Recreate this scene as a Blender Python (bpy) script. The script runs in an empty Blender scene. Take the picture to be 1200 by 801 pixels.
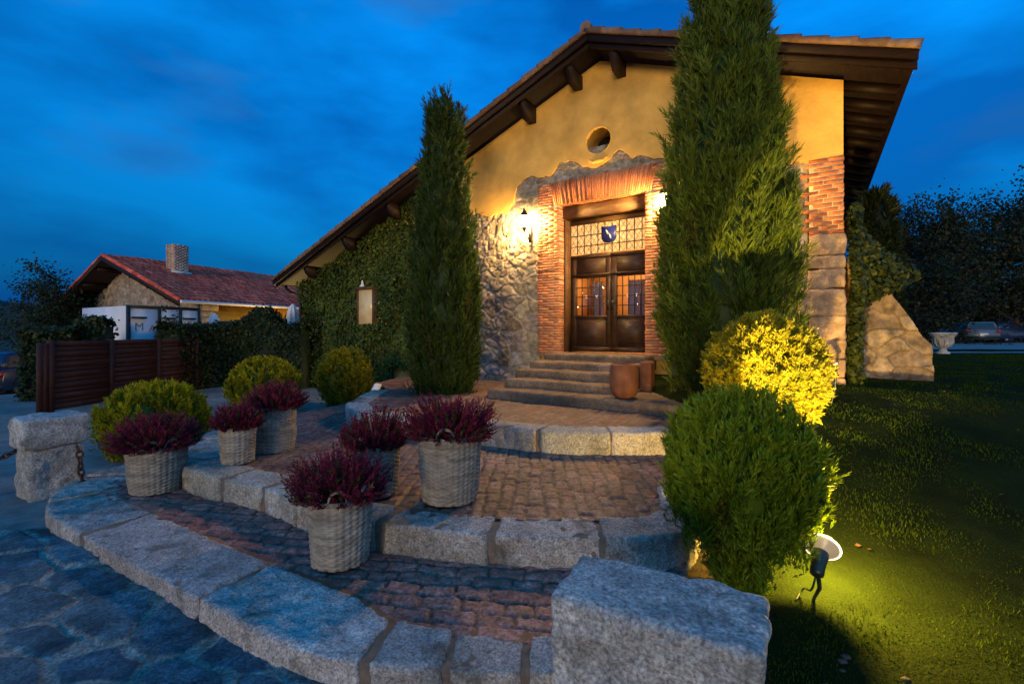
import bpy, math, random
import numpy as np
R = math.radians
random.seed(7)
S = bpy.context.scene

# ------------------------------------------------------------------ camera
CAMZ, FPX, HZ = 1.75, 545.0, 388.0
cam_d = bpy.data.cameras.new('camera'); cam = bpy.data.objects.new('camera', cam_d)
S.collection.objects.link(cam); S.camera = cam
cam.location = (0, 0, CAMZ); cam.rotation_euler = (R(90), 0, 0)
cam_d.sensor_width = 36; cam_d.lens = 36 * FPX / 1200; cam_d.shift_y = -12.5 / 1200
cam_d.clip_start = .05; cam_d.clip_end = 3000

# ------------------------------------------------------------------ light
SUN_EL, SUN_AZ = 4, 198           # dusk afterglow low behind the camera
w = bpy.data.worlds.new('World'); S.world = w; w.use_nodes = True
nt = w.node_tree; nt.nodes.clear()
def wn(t, **k):
    n = nt.nodes.new(t)
    for a, b in k.items(): setattr(n, a, b)
    return n
wl = nt.links.new
sky = wn('ShaderNodeTexSky', sky_type='NISHITA', sun_disc=False)
sky.sun_elevation = R(2.0); sky.sun_rotation = R(SUN_AZ); sky.air_density = 1.0; sky.dust_density = .4; sky.ozone_density = 4.0
tc = wn('ShaderNodeTexCoord')
mp = wn('ShaderNodeMapping'); mp.inputs['Scale'].default_value = (1.3, 1.3, 3.6); mp.inputs['Rotation'].default_value = (R(14), R(16), R(20))
mp.inputs['Location'].default_value = (.35, .1, .2)
wl(tc.outputs['Generated'], mp.inputs['Vector'])
cn = wn('ShaderNodeTexNoise'); cn.inputs['Scale'].default_value = 1.5; cn.inputs['Detail'].default_value = 6; cn.inputs['Roughness'].default_value = .5
wl(mp.outputs[0], cn.inputs['Vector'])
cr = wn('ShaderNodeValToRGB'); cr.color_ramp.elements[0].position = .38; cr.color_ramp.elements[1].position = .60
cr.color_ramp.elements[0].color = (.55, .42, .50, 1); cr.color_ramp.elements[1].color = (1.15, 1.1, 1.05, 1)
wl(cn.outputs['Fac'], cr.inputs[0])
tint = wn('ShaderNodeMix', data_type='RGBA', blend_type='MULTIPLY'); tint.inputs[0].default_value = 1
wl(sky.outputs[0], tint.inputs[6]); tint.inputs[7].default_value = (.06, 4.6, 6.3, 1)
cl = wn('ShaderNodeMix', data_type='RGBA', blend_type='MULTIPLY'); cl.inputs[0].default_value = 1
wl(tint.outputs[2], cl.inputs[6]); wl(cr.outputs[0], cl.inputs[7])
c2 = wn('ShaderNodeTexNoise'); c2.inputs['Scale'].default_value = 2.6; c2.inputs['Detail'].default_value = 5; wl(mp.outputs[0], c2.inputs['Vector'])
c2r = wn('ShaderNodeMapRange'); c2r.inputs[1].default_value = .56; c2r.inputs[2].default_value = .78; c2r.inputs[4].default_value = .6; wl(c2.outputs['Fac'], c2r.inputs[0])
grey = wn('ShaderNodeMix', data_type='RGBA', blend_type='MIX'); wl(c2r.outputs[0], grey.inputs[0]); grey.inputs[7].default_value = (.28, 1.15, 2.9, 1)
# towards the zenith and the west (behind the camera) the dusk sky is paler and brighter
sx = wn('ShaderNodeSeparateXYZ'); wl(tc.outputs['Generated'], sx.inputs[0])
gz_ = wn('ShaderNodeMapRange'); gz_.inputs[1].default_value = .02; gz_.inputs[2].default_value = .46; wl(sx.outputs[2], gz_.inputs[0])
hz_ = wn('ShaderNodeMix', data_type='RGBA', blend_type='MIX'); hz_.inputs[6].default_value = (.012, .34, 1.8, 1); wl(gz_.outputs[0], hz_.inputs[0]); wl(cl.outputs[2], grey.inputs[6]); wl(grey.outputs[2], hz_.inputs[7])
mz = wn('ShaderNodeMapRange'); mz.inputs[1].default_value = .55; mz.inputs[2].default_value = -.5; mz.interpolation_type = 'SMOOTHSTEP'
wl(sx.outputs[1], mz.inputs[0])
pale = wn('ShaderNodeMix', data_type='RGBA', blend_type='MIX')
wl(mz.outputs[0], pale.inputs[0]); wl(hz_.outputs[2], pale.inputs[6]); 
wz_ = wn('ShaderNodeMapRange'); wz_.inputs[1].default_value = .04; wz_.inputs[2].default_value = .38; wz_.interpolation_type = 'SMOOTHSTEP'; wl(sx.outputs[2], wz_.inputs[0])
west = wn('ShaderNodeMix', data_type='RGBA', blend_type='MIX'); wl(wz_.outputs[0], west.inputs[0]); west.inputs[6].default_value = (2.6, 2.3, 2.1, 1); west.inputs[7].default_value = (.1, 2.5, 6.3, 1)
wl(west.outputs[2], pale.inputs[7])
bg = wn('ShaderNodeBackground'); bg.inputs['Strength'].default_value = .12
out = wn('ShaderNodeOutputWorld'); wl(pale.outputs[2], bg.inputs[0]); wl(bg.outputs[0], out.inputs[0])

sd = bpy.data.lights.new('sun', 'SUN'); sun = bpy.data.objects.new('sun', sd); S.collection.objects.link(sun)
sd.energy = 1.2; sd.angle = R(16); sd.color = (1, .72, .40)
az = R(SUN_AZ)                      # light comes from this compass direction (0 = +Y, clockwise)
from mathutils import Vector
dv = Vector((math.sin(az) * math.cos(R(SUN_EL)), math.cos(az) * math.cos(R(SUN_EL)), math.sin(R(SUN_EL))))
sun.rotation_euler = dv.to_track_quat('Z', 'Y').to_euler()

S.view_settings.view_transform = 'Standard'; S.view_settings.look = 'None'
S.view_settings.exposure = .3; S.view_settings.gamma = 1; S.view_settings.use_curve_mapping = False
S.cycles.use_denoising = True
try: S.cycles.denoiser = 'OPENIMAGEDENOISE'
except Exception: pass
S.cycles.max_bounces = 6; S.cycles.diffuse_bounces = 3; S.cycles.glossy_bounces = 3; S.cycles.transmission_bounces = 4; S.cycles.transparent_max_bounces = 8
S.cycles.sample_clamp_indirect = 4; S.cycles.use_adaptive_sampling = True; S.cycles.adaptive_threshold = .02
S.cycles.caustics_reflective = False; S.cycles.caustics_refractive = False

# ------------------------------------------------------------------ numpy noise
def _h(ix, iy, iz, seed):
    n = (ix.astype(np.int64) * 374761393 + iy.astype(np.int64) * 668265263 + iz.astype(np.int64) * 2147483647 + seed * 974634777) & 0xffffffff
    n = ((n ^ (n >> 13)) * 1274126177) & 0xffffffff
    n = ((n ^ (n >> 16)) * 2246822519) & 0xffffffff
    return ((n ^ (n >> 15)) & 0xffffff) / float(0xffffff)
def vnoise(P, seed=0):
    P = np.asarray(P, float); i = np.floor(P).astype(np.int64); f = P - i; f = f * f * (3 - 2 * f)
    r = 0
    for dx in (0, 1):
        for dy in (0, 1):
            for dz in (0, 1):
                ww = (f[:, 0] if dx else 1 - f[:, 0]) * (f[:, 1] if dy else 1 - f[:, 1]) * (f[:, 2] if dz else 1 - f[:, 2])
                r = r + ww * _h(i[:, 0] + dx, i[:, 1] + dy, i[:, 2] + dz, seed)
    return r * 2 - 1
def fbm(P, oct=4, seed=0, gain=.5):
    r = 0; a = 1; P = np.asarray(P, float)
    for k in range(oct):
        r = r + a * vnoise(P * 2 ** k + 17.3 * k, seed + k); a *= gain
    return r
def p3(x, y, z=0):
    x, y = np.broadcast_arrays(np.asarray(x, float), np.asarray(y, float)); x, z = np.broadcast_arrays(x, np.asarray(z, float)); y = np.broadcast_to(y, x.shape); x, y, z = (np.atleast_1d(q) for q in (x, y, z)); return np.stack([x, np.asarray(y, float) + 0 * x, np.asarray(z, float) + 0 * x], 1)
def voro(x, y, seed=0, jit=.85):
    ix, iy = np.floor(x).astype(np.int64), np.floor(y).astype(np.int64)
    f1 = np.full(x.shape, 9.); f2 = np.full(x.shape, 9.); cid = np.zeros(x.shape); z = np.zeros_like(ix)
    for dx in (-1, 0, 1):
        for dy in (-1, 0, 1):
            cx, cy = ix + dx, iy + dy
            px = cx + .5 + jit * (_h(cx, cy, z, seed) - .5); py = cy + .5 + jit * (_h(cx, cy, z, seed + 1) - .5)
            d = np.hypot(px - x, py - y); idv = _h(cx, cy, z, seed + 2)
            n = d < f1
            f2 = np.where(n, f1, np.minimum(f2, d)); cid = np.where(n, idv, cid); f1 = np.where(n, d, f1)
    return f1, f2, cid
def ss(t):
    t = np.clip(t, 0, 1); return t * t * (3 - 2 * t)

# ------------------------------------------------------------------ mesh helpers
def mesh_from(name, V, faces, mat=None, smooth=False, col=None):
    me = bpy.data.meshes.new(name)
    V = np.asarray(V, np.float32).reshape(-1, 3)
    fl = [np.asarray(f, np.int32) for f in faces if len(f)]
    me.vertices.add(len(V)); me.vertices.foreach_set('co', V.ravel())
    tot = [np.full(len(f), f.shape[1], np.int32) for f in fl]
    tot = np.concatenate(tot) if tot else np.zeros(0, np.int32)
    loops = np.concatenate([f.ravel() for f in fl]) if fl else np.zeros(0, np.int32)
    me.loops.add(len(loops)); me.loops.foreach_set('vertex_index', loops)
    st = np.concatenate([[0], np.cumsum(tot)[:-1]]).astype(np.int32)
    me.polygons.add(len(tot)); me.polygons.foreach_set('loop_start', st)
    if smooth: me.polygons.foreach_set('use_smooth', np.ones(len(tot), bool))
    me.update(calc_edges=True)
    if col is not None:
        c = np.asarray(col, np.float32)
        if c.ndim == 1: c = np.repeat(c[:, None], 3, 1)
        a = me.color_attributes.new('tone', 'FLOAT_COLOR', 'POINT')
        a.data.foreach_set('color', np.concatenate([c, np.ones((len(c), 1), np.float32)], 1).ravel())
    if mat: me.materials.append(mat)
    return me
def tag(o, label=None, cat=None, group=None, kind=None):
    if label: o['label'] = label
    if cat: o['category'] = cat
    if group: o['group'] = group
    if kind: o['kind'] = kind
    return o
def link(name, me, parent=None, loc=(0, 0, 0), rz=0, **k):
    o = bpy.data.objects.new(name, me); S.collection.objects.link(o)
    if parent: o.parent = parent
    o.location = loc; o.rotation_euler = (0, 0, rz)
    return tag(o, **k)
def thing(name, loc, label, cat, group=None, rz=0):
    return link(name, None, None, loc, rz, label=label, cat=cat, group=group)
class MB:
    def __init__(s): s.V = []; s.F = {}; s.C = []; s.n = 0
    def add(s, V, F, c=(1, 1, 1)):
        V = np.asarray(V, float).reshape(-1, 3); F = F if isinstance(F, list) else [F]
        for f in F:
            f = np.asarray(f)
            if len(f): s.F.setdefault(f.shape[1], []).append(f + s.n)
        c = np.asarray(c, float); c = np.repeat(c[None], len(V), 0) if c.ndim == 1 else c
        s.V.append(V); s.C.append(c); s.n += len(V); return s
    def box(s, x0, x1, y0, y1, z0, z1, c=(1, 1, 1), j=0, rot=None):
        V = np.array([[x, y, z] for z in (z0, z1) for y in (y0, y1) for x in (x0, x1)], float)
        if j: V += np.random.uniform(-j, j, V.shape)
        if rot is not None: V = V @ np.asarray(rot).T
        return s.add(V, np.array([[0, 2, 3, 1], [4, 5, 7, 6], [0, 1, 5, 4], [2, 6, 7, 3], [0, 4, 6, 2], [1, 3, 7, 5]]), c)
    def beam(s, a, b, wd, ht, c=(1, 1, 1), up=(0, 0, 1)):
        a, b = np.array(a, float), np.array(b, float); d = (b - a) / np.linalg.norm(b - a); u = np.array(up, float)
        if abs(d @ u) > .97: u = np.array([1., 0, 0])
        r = np.cross(d, u); r /= np.linalg.norm(r); u = np.cross(r, d)
        V = [p + sx * r * wd / 2 + sz * u * ht / 2 for sz in (-1, 1) for p in (a, b) for sx in (-1, 1)]
        return s.add(V, np.array([[0, 2, 3, 1], [4, 5, 7, 6], [0, 1, 5, 4], [2, 6, 7, 3], [0, 4, 6, 2], [1, 3, 7, 5]]), c)
    def tube(s, P, rad, n=8, c=(1, 1, 1), closed=False):
        P = np.asarray(P, float); m = len(P); rad = np.broadcast_to(np.asarray(rad, float), (m,))
        T = np.roll(P, -1, 0) - np.roll(P, 1, 0) if closed else np.gradient(P, axis=0)
        T /= np.linalg.norm(T, axis=1)[:, None] + 1e-9
        u = np.array([0, 0, 1.]) if abs(T[0, 2]) < .9 else np.array([1., 0, 0]); rings = []
        for i in range(m):
            a = np.cross(T[i], u); a /= np.linalg.norm(a) + 1e-9; u = np.cross(a, T[i])
            th = np.arange(n) * 2 * np.pi / n
            rings.append(P[i] + rad[i] * (np.cos(th)[:, None] * a + np.sin(th)[:, None] * u))
        V = np.concatenate(rings); F = []
        for i in range(m if closed else m - 1):
            for k in range(n):
                a, b = i * n + k, i * n + (k + 1) % n; o = ((i + 1) % m) * n
                F.append([a, b, o + (k + 1) % n, o + k])
        s.add(V, np.array(F), c)
        if not closed:
            s.add(rings[0], np.array([list(range(n))]), c); s.add(rings[-1], np.array([list(range(n))[::-1]]), c)
        return s
    def lathe(s, prof, n=24, c=(1, 1, 1), at=(0, 0, 0), cap=True, sq=None):
        prof = np.asarray(prof, float); th = np.arange(n) * 2 * np.pi / n; m = len(prof)
        V = np.concatenate([p3(r * np.cos(th), r * np.sin(th), z) for r, z in prof]) + np.array(at)
        F = [[i * n + k, i * n + (k + 1) % n, (i + 1) * n + (k + 1) % n, (i + 1) * n + k] for i in range(m - 1) for k in range(n)]
        s.add(V, np.array(F), c)
        if cap:
            s.add(V[:n], np.array([list(range(n))[::-1]]), c); s.add(V[-n:], np.array([list(range(n))]), c)
        return s
    def prism(s, poly, d0, d1, axis='y', c=(1, 1, 1)):
        poly = np.asarray(poly, float); n = len(poly)
        def mk(d):
            if axis == 'y': return p3(poly[:, 0], d, poly[:, 1])
            if axis == 'z': return p3(poly[:, 0], poly[:, 1], d)
            return np.stack([np.full(n, float(d)), poly[:, 0], poly[:, 1]], 1)
        V = np.concatenate([mk(d0), mk(d1)])
        s.add(V, [np.array([[i, (i + 1) % n, n + (i + 1) % n, n + i] for i in range(n)]), np.array([list(range(n))[::-1], list(range(n, 2 * n))])], c)
        return s
    def build(s, name, mat, parent=None, loc=(0, 0, 0), rz=0, smooth=False, **k):
        V = np.concatenate(s.V); F = [np.concatenate(f) for f in s.F.values()]
        return link(name, mesh_from(name, V, F, mat, smooth, np.concatenate(s.C)), parent, loc, rz, **k)
def rblock(size, res, r=.03, amp=.012, freq=9, seed=0, low=.02):
    """rough cut stone block, base at z=0, centred in x,y, rounded worn edges"""
    sx, sy, sz = size; n = [max(2, int(round(d / res))) for d in size]; pts = []; quads = []
    for ax in range(3):
        a, b = [(1, 2), (2, 0), (0, 1)][ax]
        A, B = np.meshgrid(np.arange(n[a] + 1), np.arange(n[b] + 1), indexing='ij')
        for side in (0, n[ax]):
            L = np.zeros(A.shape + (3,), int); L[..., a] = A; L[..., b] = B; L[..., ax] = side
            i0 = sum(len(p) for p in pts); idx = i0 + np.arange(A.size).reshape(A.shape); pts.append(L.reshape(-1, 3))
            q = np.stack([idx[:-1, :-1], idx[1:, :-1], idx[1:, 1:], idx[:-1, 1:]], -1).reshape(-1, 4)
            quads.append(q if side else q[:, ::-1])
    L = np.concatenate(pts); u, inv = np.unique(L, axis=0, return_inverse=True); F = np.concatenate(quads); F = inv.ravel()[F]
    P = (u / np.array(n) - .5) * np.array(size); h = np.array(size) / 2; r = min(r, h.min() * .8)
    q = np.clip(P, -(h - r), h - r); d = P - q; N = d / (np.linalg.norm(d, axis=1)[:, None] + 1e-9); P = q + N * r
    P = P + N * (amp * fbm(P * freq + seed * 7.7, 4, seed, .6) + low * vnoise(P * 3 + seed * 3.1, seed + 9))[:, None]
    P[:, 2] += sz / 2
    return P, F
def smooth_path(P, n):
    P = np.asarray(P, float); m = len(P); t = np.linspace(0, m - 1, n); i = np.minimum(t.astype(int), m - 2); f = (t - i)[:, None]
    g = lambda k: P[np.clip(k, 0, m - 1)]
    a, b, c, d = g(i - 1), g(i), g(i + 1), g(i + 2)
    return .5 * (2 * b + (c - a) * f + (2 * a - 5 * b + 4 * c - d) * f ** 2 + (3 * b - a - 3 * c + d) * f ** 3)
def inpoly(x, y, poly):
    r = np.zeros(x.shape, bool); n = len(poly)
    for i in range(n):
        (x1, y1), (x2, y2) = poly[i], poly[(i + 1) % n]
        if y1 == y2: continue
        c = ((y1 > y) != (y2 > y)) & (x < (x2 - x1) * (y - y1) / (y2 - y1) + x1); r ^= c
    return r
def grid_faces(nx, ny):
    idx = np.arange(nx * ny).reshape(nx, ny)
    return np.stack([idx[:-1, :-1], idx[1:, :-1], idx[1:, 1:], idx[:-1, 1:]], -1).reshape(-1, 4)
def compact(V, F, C):
    used = np.unique(F); m = np.full(len(V), -1); m[used] = np.arange(len(used)); return V[used], m[F], C[used]
def mixc(a, b, t):
    return np.asarray(a)[None] * (1 - t[:, None]) + np.asarray(b)[None] * t[:, None]
def norm(v): return v / (np.linalg.norm(v, axis=-1, keepdims=True) + 1e-9)

# ------------------------------------------------------------------ materials
def attr_mat(name, rough=.8, nscale=8, namt=.35, bscale=40, bump=.3, transl=0, spec=.3, speck=0, color=None, metal=0, bdist=.01, stain=0):
    m = bpy.data.materials.new(name); m.use_nodes = True; t = m.node_tree; N = t.nodes; Lk = t.links.new
    b = N['Principled BSDF']; b.inputs['Roughness'].default_value = rough; b.inputs['Specular IOR Level'].default_value = spec; b.inputs['Metallic'].default_value = metal
    tcn = N.new('ShaderNodeTexCoord')
    if color is None:
        a = N.new('ShaderNodeVertexColor'); a.layer_name = 'tone'; src = a.outputs[0]
    else:
        a = N.new('ShaderNodeRGB'); a.outputs[0].default_value = (*color, 1); src = a.outputs[0]
    def mul(src, fac_out, lo, hi):
        r = N.new('ShaderNodeMapRange'); r.inputs[1].default_value = .3; r.inputs[2].default_value = .7; r.inputs[3].default_value = lo; r.inputs[4].default_value = hi
        Lk(fac_out, r.inputs[0]); mx = N.new('ShaderNodeMix'); mx.data_type = 'RGBA'; mx.blend_type = 'MULTIPLY'; mx.inputs[0].default_value = 1
        Lk(src, mx.inputs[6]); Lk(r.outputs[0], mx.inputs[7]); return mx.outputs[2]
    def noise(sc, det=5):
        n = N.new('ShaderNodeTexNoise'); n.inputs['Scale'].default_value = sc; n.inputs['Detail'].default_value = det; n.inputs['Roughness'].default_value = .6
        Lk(tcn.outputs['Object'], n.inputs['Vector']); return n.outputs['Fac']
    if namt: src = mul(src, noise(nscale), 1 - namt, 1 + namt)
    if stain: src = mul(src, noise(stain, 8), .62, 1.18)
    if speck:
        src = mul(src, noise(speck, 2), .45, 1.5); src = mul(src, noise(speck * .37, 3), .7, 1.25)
    if bump:
        bn = N.new('ShaderNodeBump'); bn.inputs['Strength'].default_value = bump; bn.inputs['Distance'].default_value = bdist
        Lk(noise(bscale, 6), bn.inputs['Height']); Lk(bn.outputs[0], b.inputs['Normal'])
    Lk(src, b.inputs['Base Color'])
    if transl:
        tr = N.new('ShaderNodeBsdfTranslucent'); Lk(src, tr.inputs[0]); mx = N.new('ShaderNodeMixShader'); mx.inputs[0].default_value = transl
        Lk(b.outputs[0], mx.inputs[1]); Lk(tr.outputs[0], mx.inputs[2]); Lk(mx.outputs[0], N['Material Output'].inputs[0])
    return m
def moss(m, col, scale, lo, hi):
    t = m.node_tree; N = t.nodes; b = N['Principled BSDF']; old = b.inputs['Base Color'].links[0].from_socket; tcn = N.new('ShaderNodeTexCoord')
    n = N.new('ShaderNodeTexNoise'); n.inputs['Scale'].default_value = scale; n.inputs['Detail'].default_value = 8; n.inputs['Roughness'].default_value = .7; t.links.new(tcn.outputs['Object'], n.inputs['Vector'])
    rp = N.new('ShaderNodeMapRange'); rp.inputs[1].default_value = lo; rp.inputs[2].default_value = hi; t.links.new(n.outputs['Fac'], rp.inputs[0])
    mx = N.new('ShaderNodeMix'); mx.data_type = 'RGBA'; t.links.new(rp.outputs[0], mx.inputs[0]); t.links.new(old, mx.inputs[6]); mx.inputs[7].default_value = (*col, 1); t.links.new(mx.outputs[2], b.inputs['Base Color'])
def wood_mat(name, color, rough=.6, scale=(2, 2, 30)):
    m = attr_mat(name, rough, 5, .25, 60, .0, color=color); t = m.node_tree; N = t.nodes; b = N['Principled BSDF']
    tcn = N.new('ShaderNodeTexCoord'); mpn = N.new('ShaderNodeMapping'); mpn.inputs['Scale'].default_value = scale
    n = N.new('ShaderNodeTexNoise'); n.inputs['Scale'].default_value = 3; n.inputs['Detail'].default_value = 6
    t.links.new(tcn.outputs['Object'], mpn.inputs[0]); t.links.new(mpn.outputs[0], n.inputs['Vector'])
    r = N.new('ShaderNodeMapRange'); r.inputs[1].default_value = .3; r.inputs[2].default_value = .7; r.inputs[3].default_value = .55; r.inputs[4].default_value = 1.45
    t.links.new(n.outputs['Fac'], r.inputs[0]); mx = N.new('ShaderNodeMix'); mx.data_type = 'RGBA'; mx.blend_type = 'MULTIPLY'; mx.inputs[0].default_value = 1
    old = b.inputs['Base Color'].links[0].from_socket; t.links.new(old, mx.inputs[6]); t.links.new(r.outputs[0], mx.inputs[7]); t.links.new(mx.outputs[2], b.inputs['Base Color'])
    bn = N.new('ShaderNodeBump'); bn.inputs['Strength'].default_value = .4; bn.inputs['Distance'].default_value = .005
    t.links.new(n.outputs['Fac'], bn.inputs['Height']); t.links.new(bn.outputs[0], b.inputs['Normal'])
    return m
def emit_mat(name, color, strength, pattern=None):
    m = bpy.data.materials.new(name); m.use_nodes = True; t = m.node_tree; N = t.nodes
    b = N['Principled BSDF']; b.inputs['Base Color'].default_value = (*[c * .6 for c in color], 1); b.inputs['Roughness'].default_value = .3
    b.inputs['Emission Color'].default_value = (*color, 1); b.inputs['Emission Strength'].default_value = strength
    if pattern:
        tcn = N.new('ShaderNodeTexCoord'); n = N.new('ShaderNodeTexNoise'); n.inputs['Scale'].default_value = pattern; n.inputs['Detail'].default_value = 3
        t.links.new(tcn.outputs['Object'], n.inputs['Vector']); r = N.new('ShaderNodeValToRGB')
        r.color_ramp.elements[0].position = .35; r.color_ramp.elements[0].color = (color[0] * .8, color[1] * .5, color[2] * .35, 1)
        r.color_ramp.elements[1].position = .65; r.color_ramp.elements[1].color = (*color, 1)
        t.links.new(n.outputs['Fac'], r.inputs[0]); t.links.new(r.outputs[0], b.inputs['Emission Color'])
    return m
def glass_mat(name, tintc=(.8, .85, .9), mixf=.75):
    m = bpy.data.materials.new(name); m.use_nodes = True; t = m.node_tree; N = t.nodes
    g = N.new('ShaderNodeBsdfGlossy'); g.inputs['Roughness'].default_value = .04; tr = N.new('ShaderNodeBsdfTransparent'); tr.inputs[0].default_value = (*tintc, 1)
    mx = N.new('ShaderNodeMixShader'); mx.inputs[0].default_value = mixf
    t.links.new(g.outputs[0], mx.inputs[1]); t.links.new(tr.outputs[0], mx.inputs[2]); t.links.new(mx.outputs[0], N['Material Output'].inputs[0])
    return m
GRAN = (.38, .37, .35)
M = dict(
    granite=attr_mat('granite', .8, 1.3, .28, 55, 1.0, speck=75, bdist=.014, stain=5),
    paver=attr_mat('paver', .62, 14, .35, 90, .5, speck=45, bdist=.006, stain=2),
    flag=attr_mat('flagstone', .7, 6, .3, 70, .8, bdist=.01, stain=3, speck=60, spec=.2),
    rubble=attr_mat('rubble', .9, 9, .35, 45, .8, bdist=.02, stain=4),
    brick=attr_mat('brick', .9, 30, .25, 80, .6, bdist=.006, stain=3),
    mortar=attr_mat('mortar', .95, 20, .25, 60, .5, color=(.52, .41, .30)),
    plaster=attr_mat('plaster', .9, 1.4, .12, 14, .35, color=(.72, .42, .10), stain=1.1, bdist=.02),
    yellow=attr_mat('yellow_plaster', .9, 2, .15, 14, .3, color=(.75, .36, .03)),
    wood=wood_mat('dark_wood', (.013, .0055, .0045)),
    doorwood=wood_mat('door_wood', (.05, .026, .014), .5),
    jamb=wood_mat('jamb_wood', (.12, .062, .028), .6),
    fence=wood_mat('fence_wood', (.046, .016, .012), .7, (3, 3, 20)),
    tile=attr_mat('roof_tile', .85, 9, .3, 50, .5, stain=2),
    leaf=attr_mat('foliage', .55, 2, .15, 0, 0, transl=.28, spec=.25),
    heather=attr_mat('heather', .8, 6, .2, 0, 0, transl=.2, spec=.1),
    bark=attr_mat('bark', .9, 10, .3, 30, .7, color=(.06, .042, .03)),
    ground=attr_mat('ground', .95, 1.2, .25, 70, .6, stain=5, bdist=.02),
    lawn=attr_mat('lawn', .95, 3, .35, 60, .8, color=(.010, .018, .003), bdist=.03, spec=.05),
    grass=attr_mat('grass', .7, 1, .2, 0, 0, transl=.3, spec=.05),
    wicker=attr_mat('wicker', .75, 12, .3, 150, .3, bdist=.003),
    terra=attr_mat('terracotta', .8, 6, .2, 50, .3, color=(.19, .075, .04), stain=5),
    iron=attr_mat('iron', .5, 20, .2, 60, .2, color=(.012, .011, .010), spec=.5),
    rust=attr_mat('rusty_iron', .8, 30, .4, 60, .4, color=(.05, .028, .02)),
    plastic=attr_mat('dark_plastic', .4, 4, .05, 0, 0, color=(.01, .022, .02), spec=.5),
    white=attr_mat('white_paint', .6, 2, .08, 20, .1, color=(.72, .69, .68)),
    cloth=attr_mat('parasol_cloth', .9, 6, .1, 60, .2, color=(.68, .64, .62)),
    grey=attr_mat('grey_paint', .6, 4, .1, 20, .1, color=(.22, .21, .23)),
    asphalt=attr_mat('asphalt', .9, 3, .2, 90, .3, color=(.2, .2, .2)),
    hill=attr_mat('hill', .95, .05, .3, 1, .2, color=(.012, .016, .010)),
    frost=attr_mat('frosted_pane', .25, 1.5, .1, 0, 0, color=(.55, .58, .62), spec=.6),
    blue=attr_mat('blue_enamel', .4, 3, .05, 0, 0, color=(.02, .03, .20)),
    rubber=attr_mat('rubber', .8, 4, .1, 0, 0, color=(.012, .012, .012)),
    chrome=attr_mat('wheel_metal', .3, 4, .05, 0, 0, color=(.4, .4, .42), metal=.8),
    carblue=attr_mat('car_paint_blue', .25, 2, .03, 0, 0, color=(.012, .03, .075), spec=.6),
    carsilver=attr_mat('car_paint_silver', .3, 2, .03, 0, 0, color=(.13, .15, .18), spec=.6, metal=.4),
    carglass=attr_mat('car_glass', .06, 2, .03, 0, 0, color=(.02, .024, .03), spec=.8),
    redlight=attr_mat('red_lens', .2, 4, .1, 0, 0, color=(.4, .015, .012), spec=.6),
    curtain=attr_mat('curtain', .9, 3, .1, 30, .2, color=(.30, .26, .42)),
    ink=attr_mat('grey_lettering', .7, 4, .1, 0, 0, color=(.2, .2, .26)),
    glass=glass_mat('clear_glass', (.9, .9, .9), .93),
    lampglass=emit_mat('lamp_glass', (1, .60, .19), 1250),
    transom=emit_mat('leaded_glass', (1, .60, .22), 1.0, 14),
    curtainlit=emit_mat('lit_curtain', (1, .78, .42), .11, 5),
    litwin=emit_mat('lit_window', (1, .55, .12), 1.1, 6),
    reflector=emit_mat('reflector', (1, .74, .48), .10), rimglow=emit_mat('rim_glow', (1, .86, .6), 2.2), bulb=emit_mat('bulb', (1, .8, .5), 8),
    innerwall=attr_mat('inner_wall', .9, 2, .15, 0, 0, color=(.6, .36, .16)),
)

moss(M['granite'], (.075, .07, .05), 3.1, .54, .72); moss(M['granite'], (.42, .40, .30), 9, .66, .74); moss(M['plaster'], (.42, .25, .09), 1.7, .58, .85); moss(M['paver'], (.10, .085, .07), 1.6, .52, .75)
# ------------------------------------------------------------------ picture -> world helpers
def at(px, py, Y): return np.array([(px - 600) / FPX * Y, Y, CAMZ + (HZ - py) / FPX * Y])
TH = math.atan(545 / 837.0); U = np.array([math.cos(TH), -math.sin(TH)]); VB = np.array([math.sin(TH), math.cos(TH)]); F0 = np.array([1.046, 10.0])
def hw(s, y): return F0 + s * U + y * VB            # house local -> world xy
def fp(px, py, y=0):                                # pixel -> (s, z) on the facade plane set back y
    o = F0 + y * VB; r = (px - 600) / FPX; s = (o[1] * r - o[0]) / (U[0] - r * U[1]); Y = o[1] + s * U[1]
    return s, CAMZ + (HZ - py) / FPX * Y
def terrain(x, y):
    x = np.asarray(x, float); y = np.asarray(y, float)
    hr = .90 * ss((y - 2.6) / 4.9)
    wgt = ss((x - .95) / 1.3 - .35 * ss((y - 4) / 3))
    h = hr * wgt
    h = np.maximum(h, .9 * ss((y - 13) / 12) * ss((x + 4) / 8))
    h = h - .45 * ss((y - 11) / 6) * ss((-13 - x) / 3)
    return h + .012 * fbm(p3(x * 1.3, y * 1.3), 3, 5)

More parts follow.
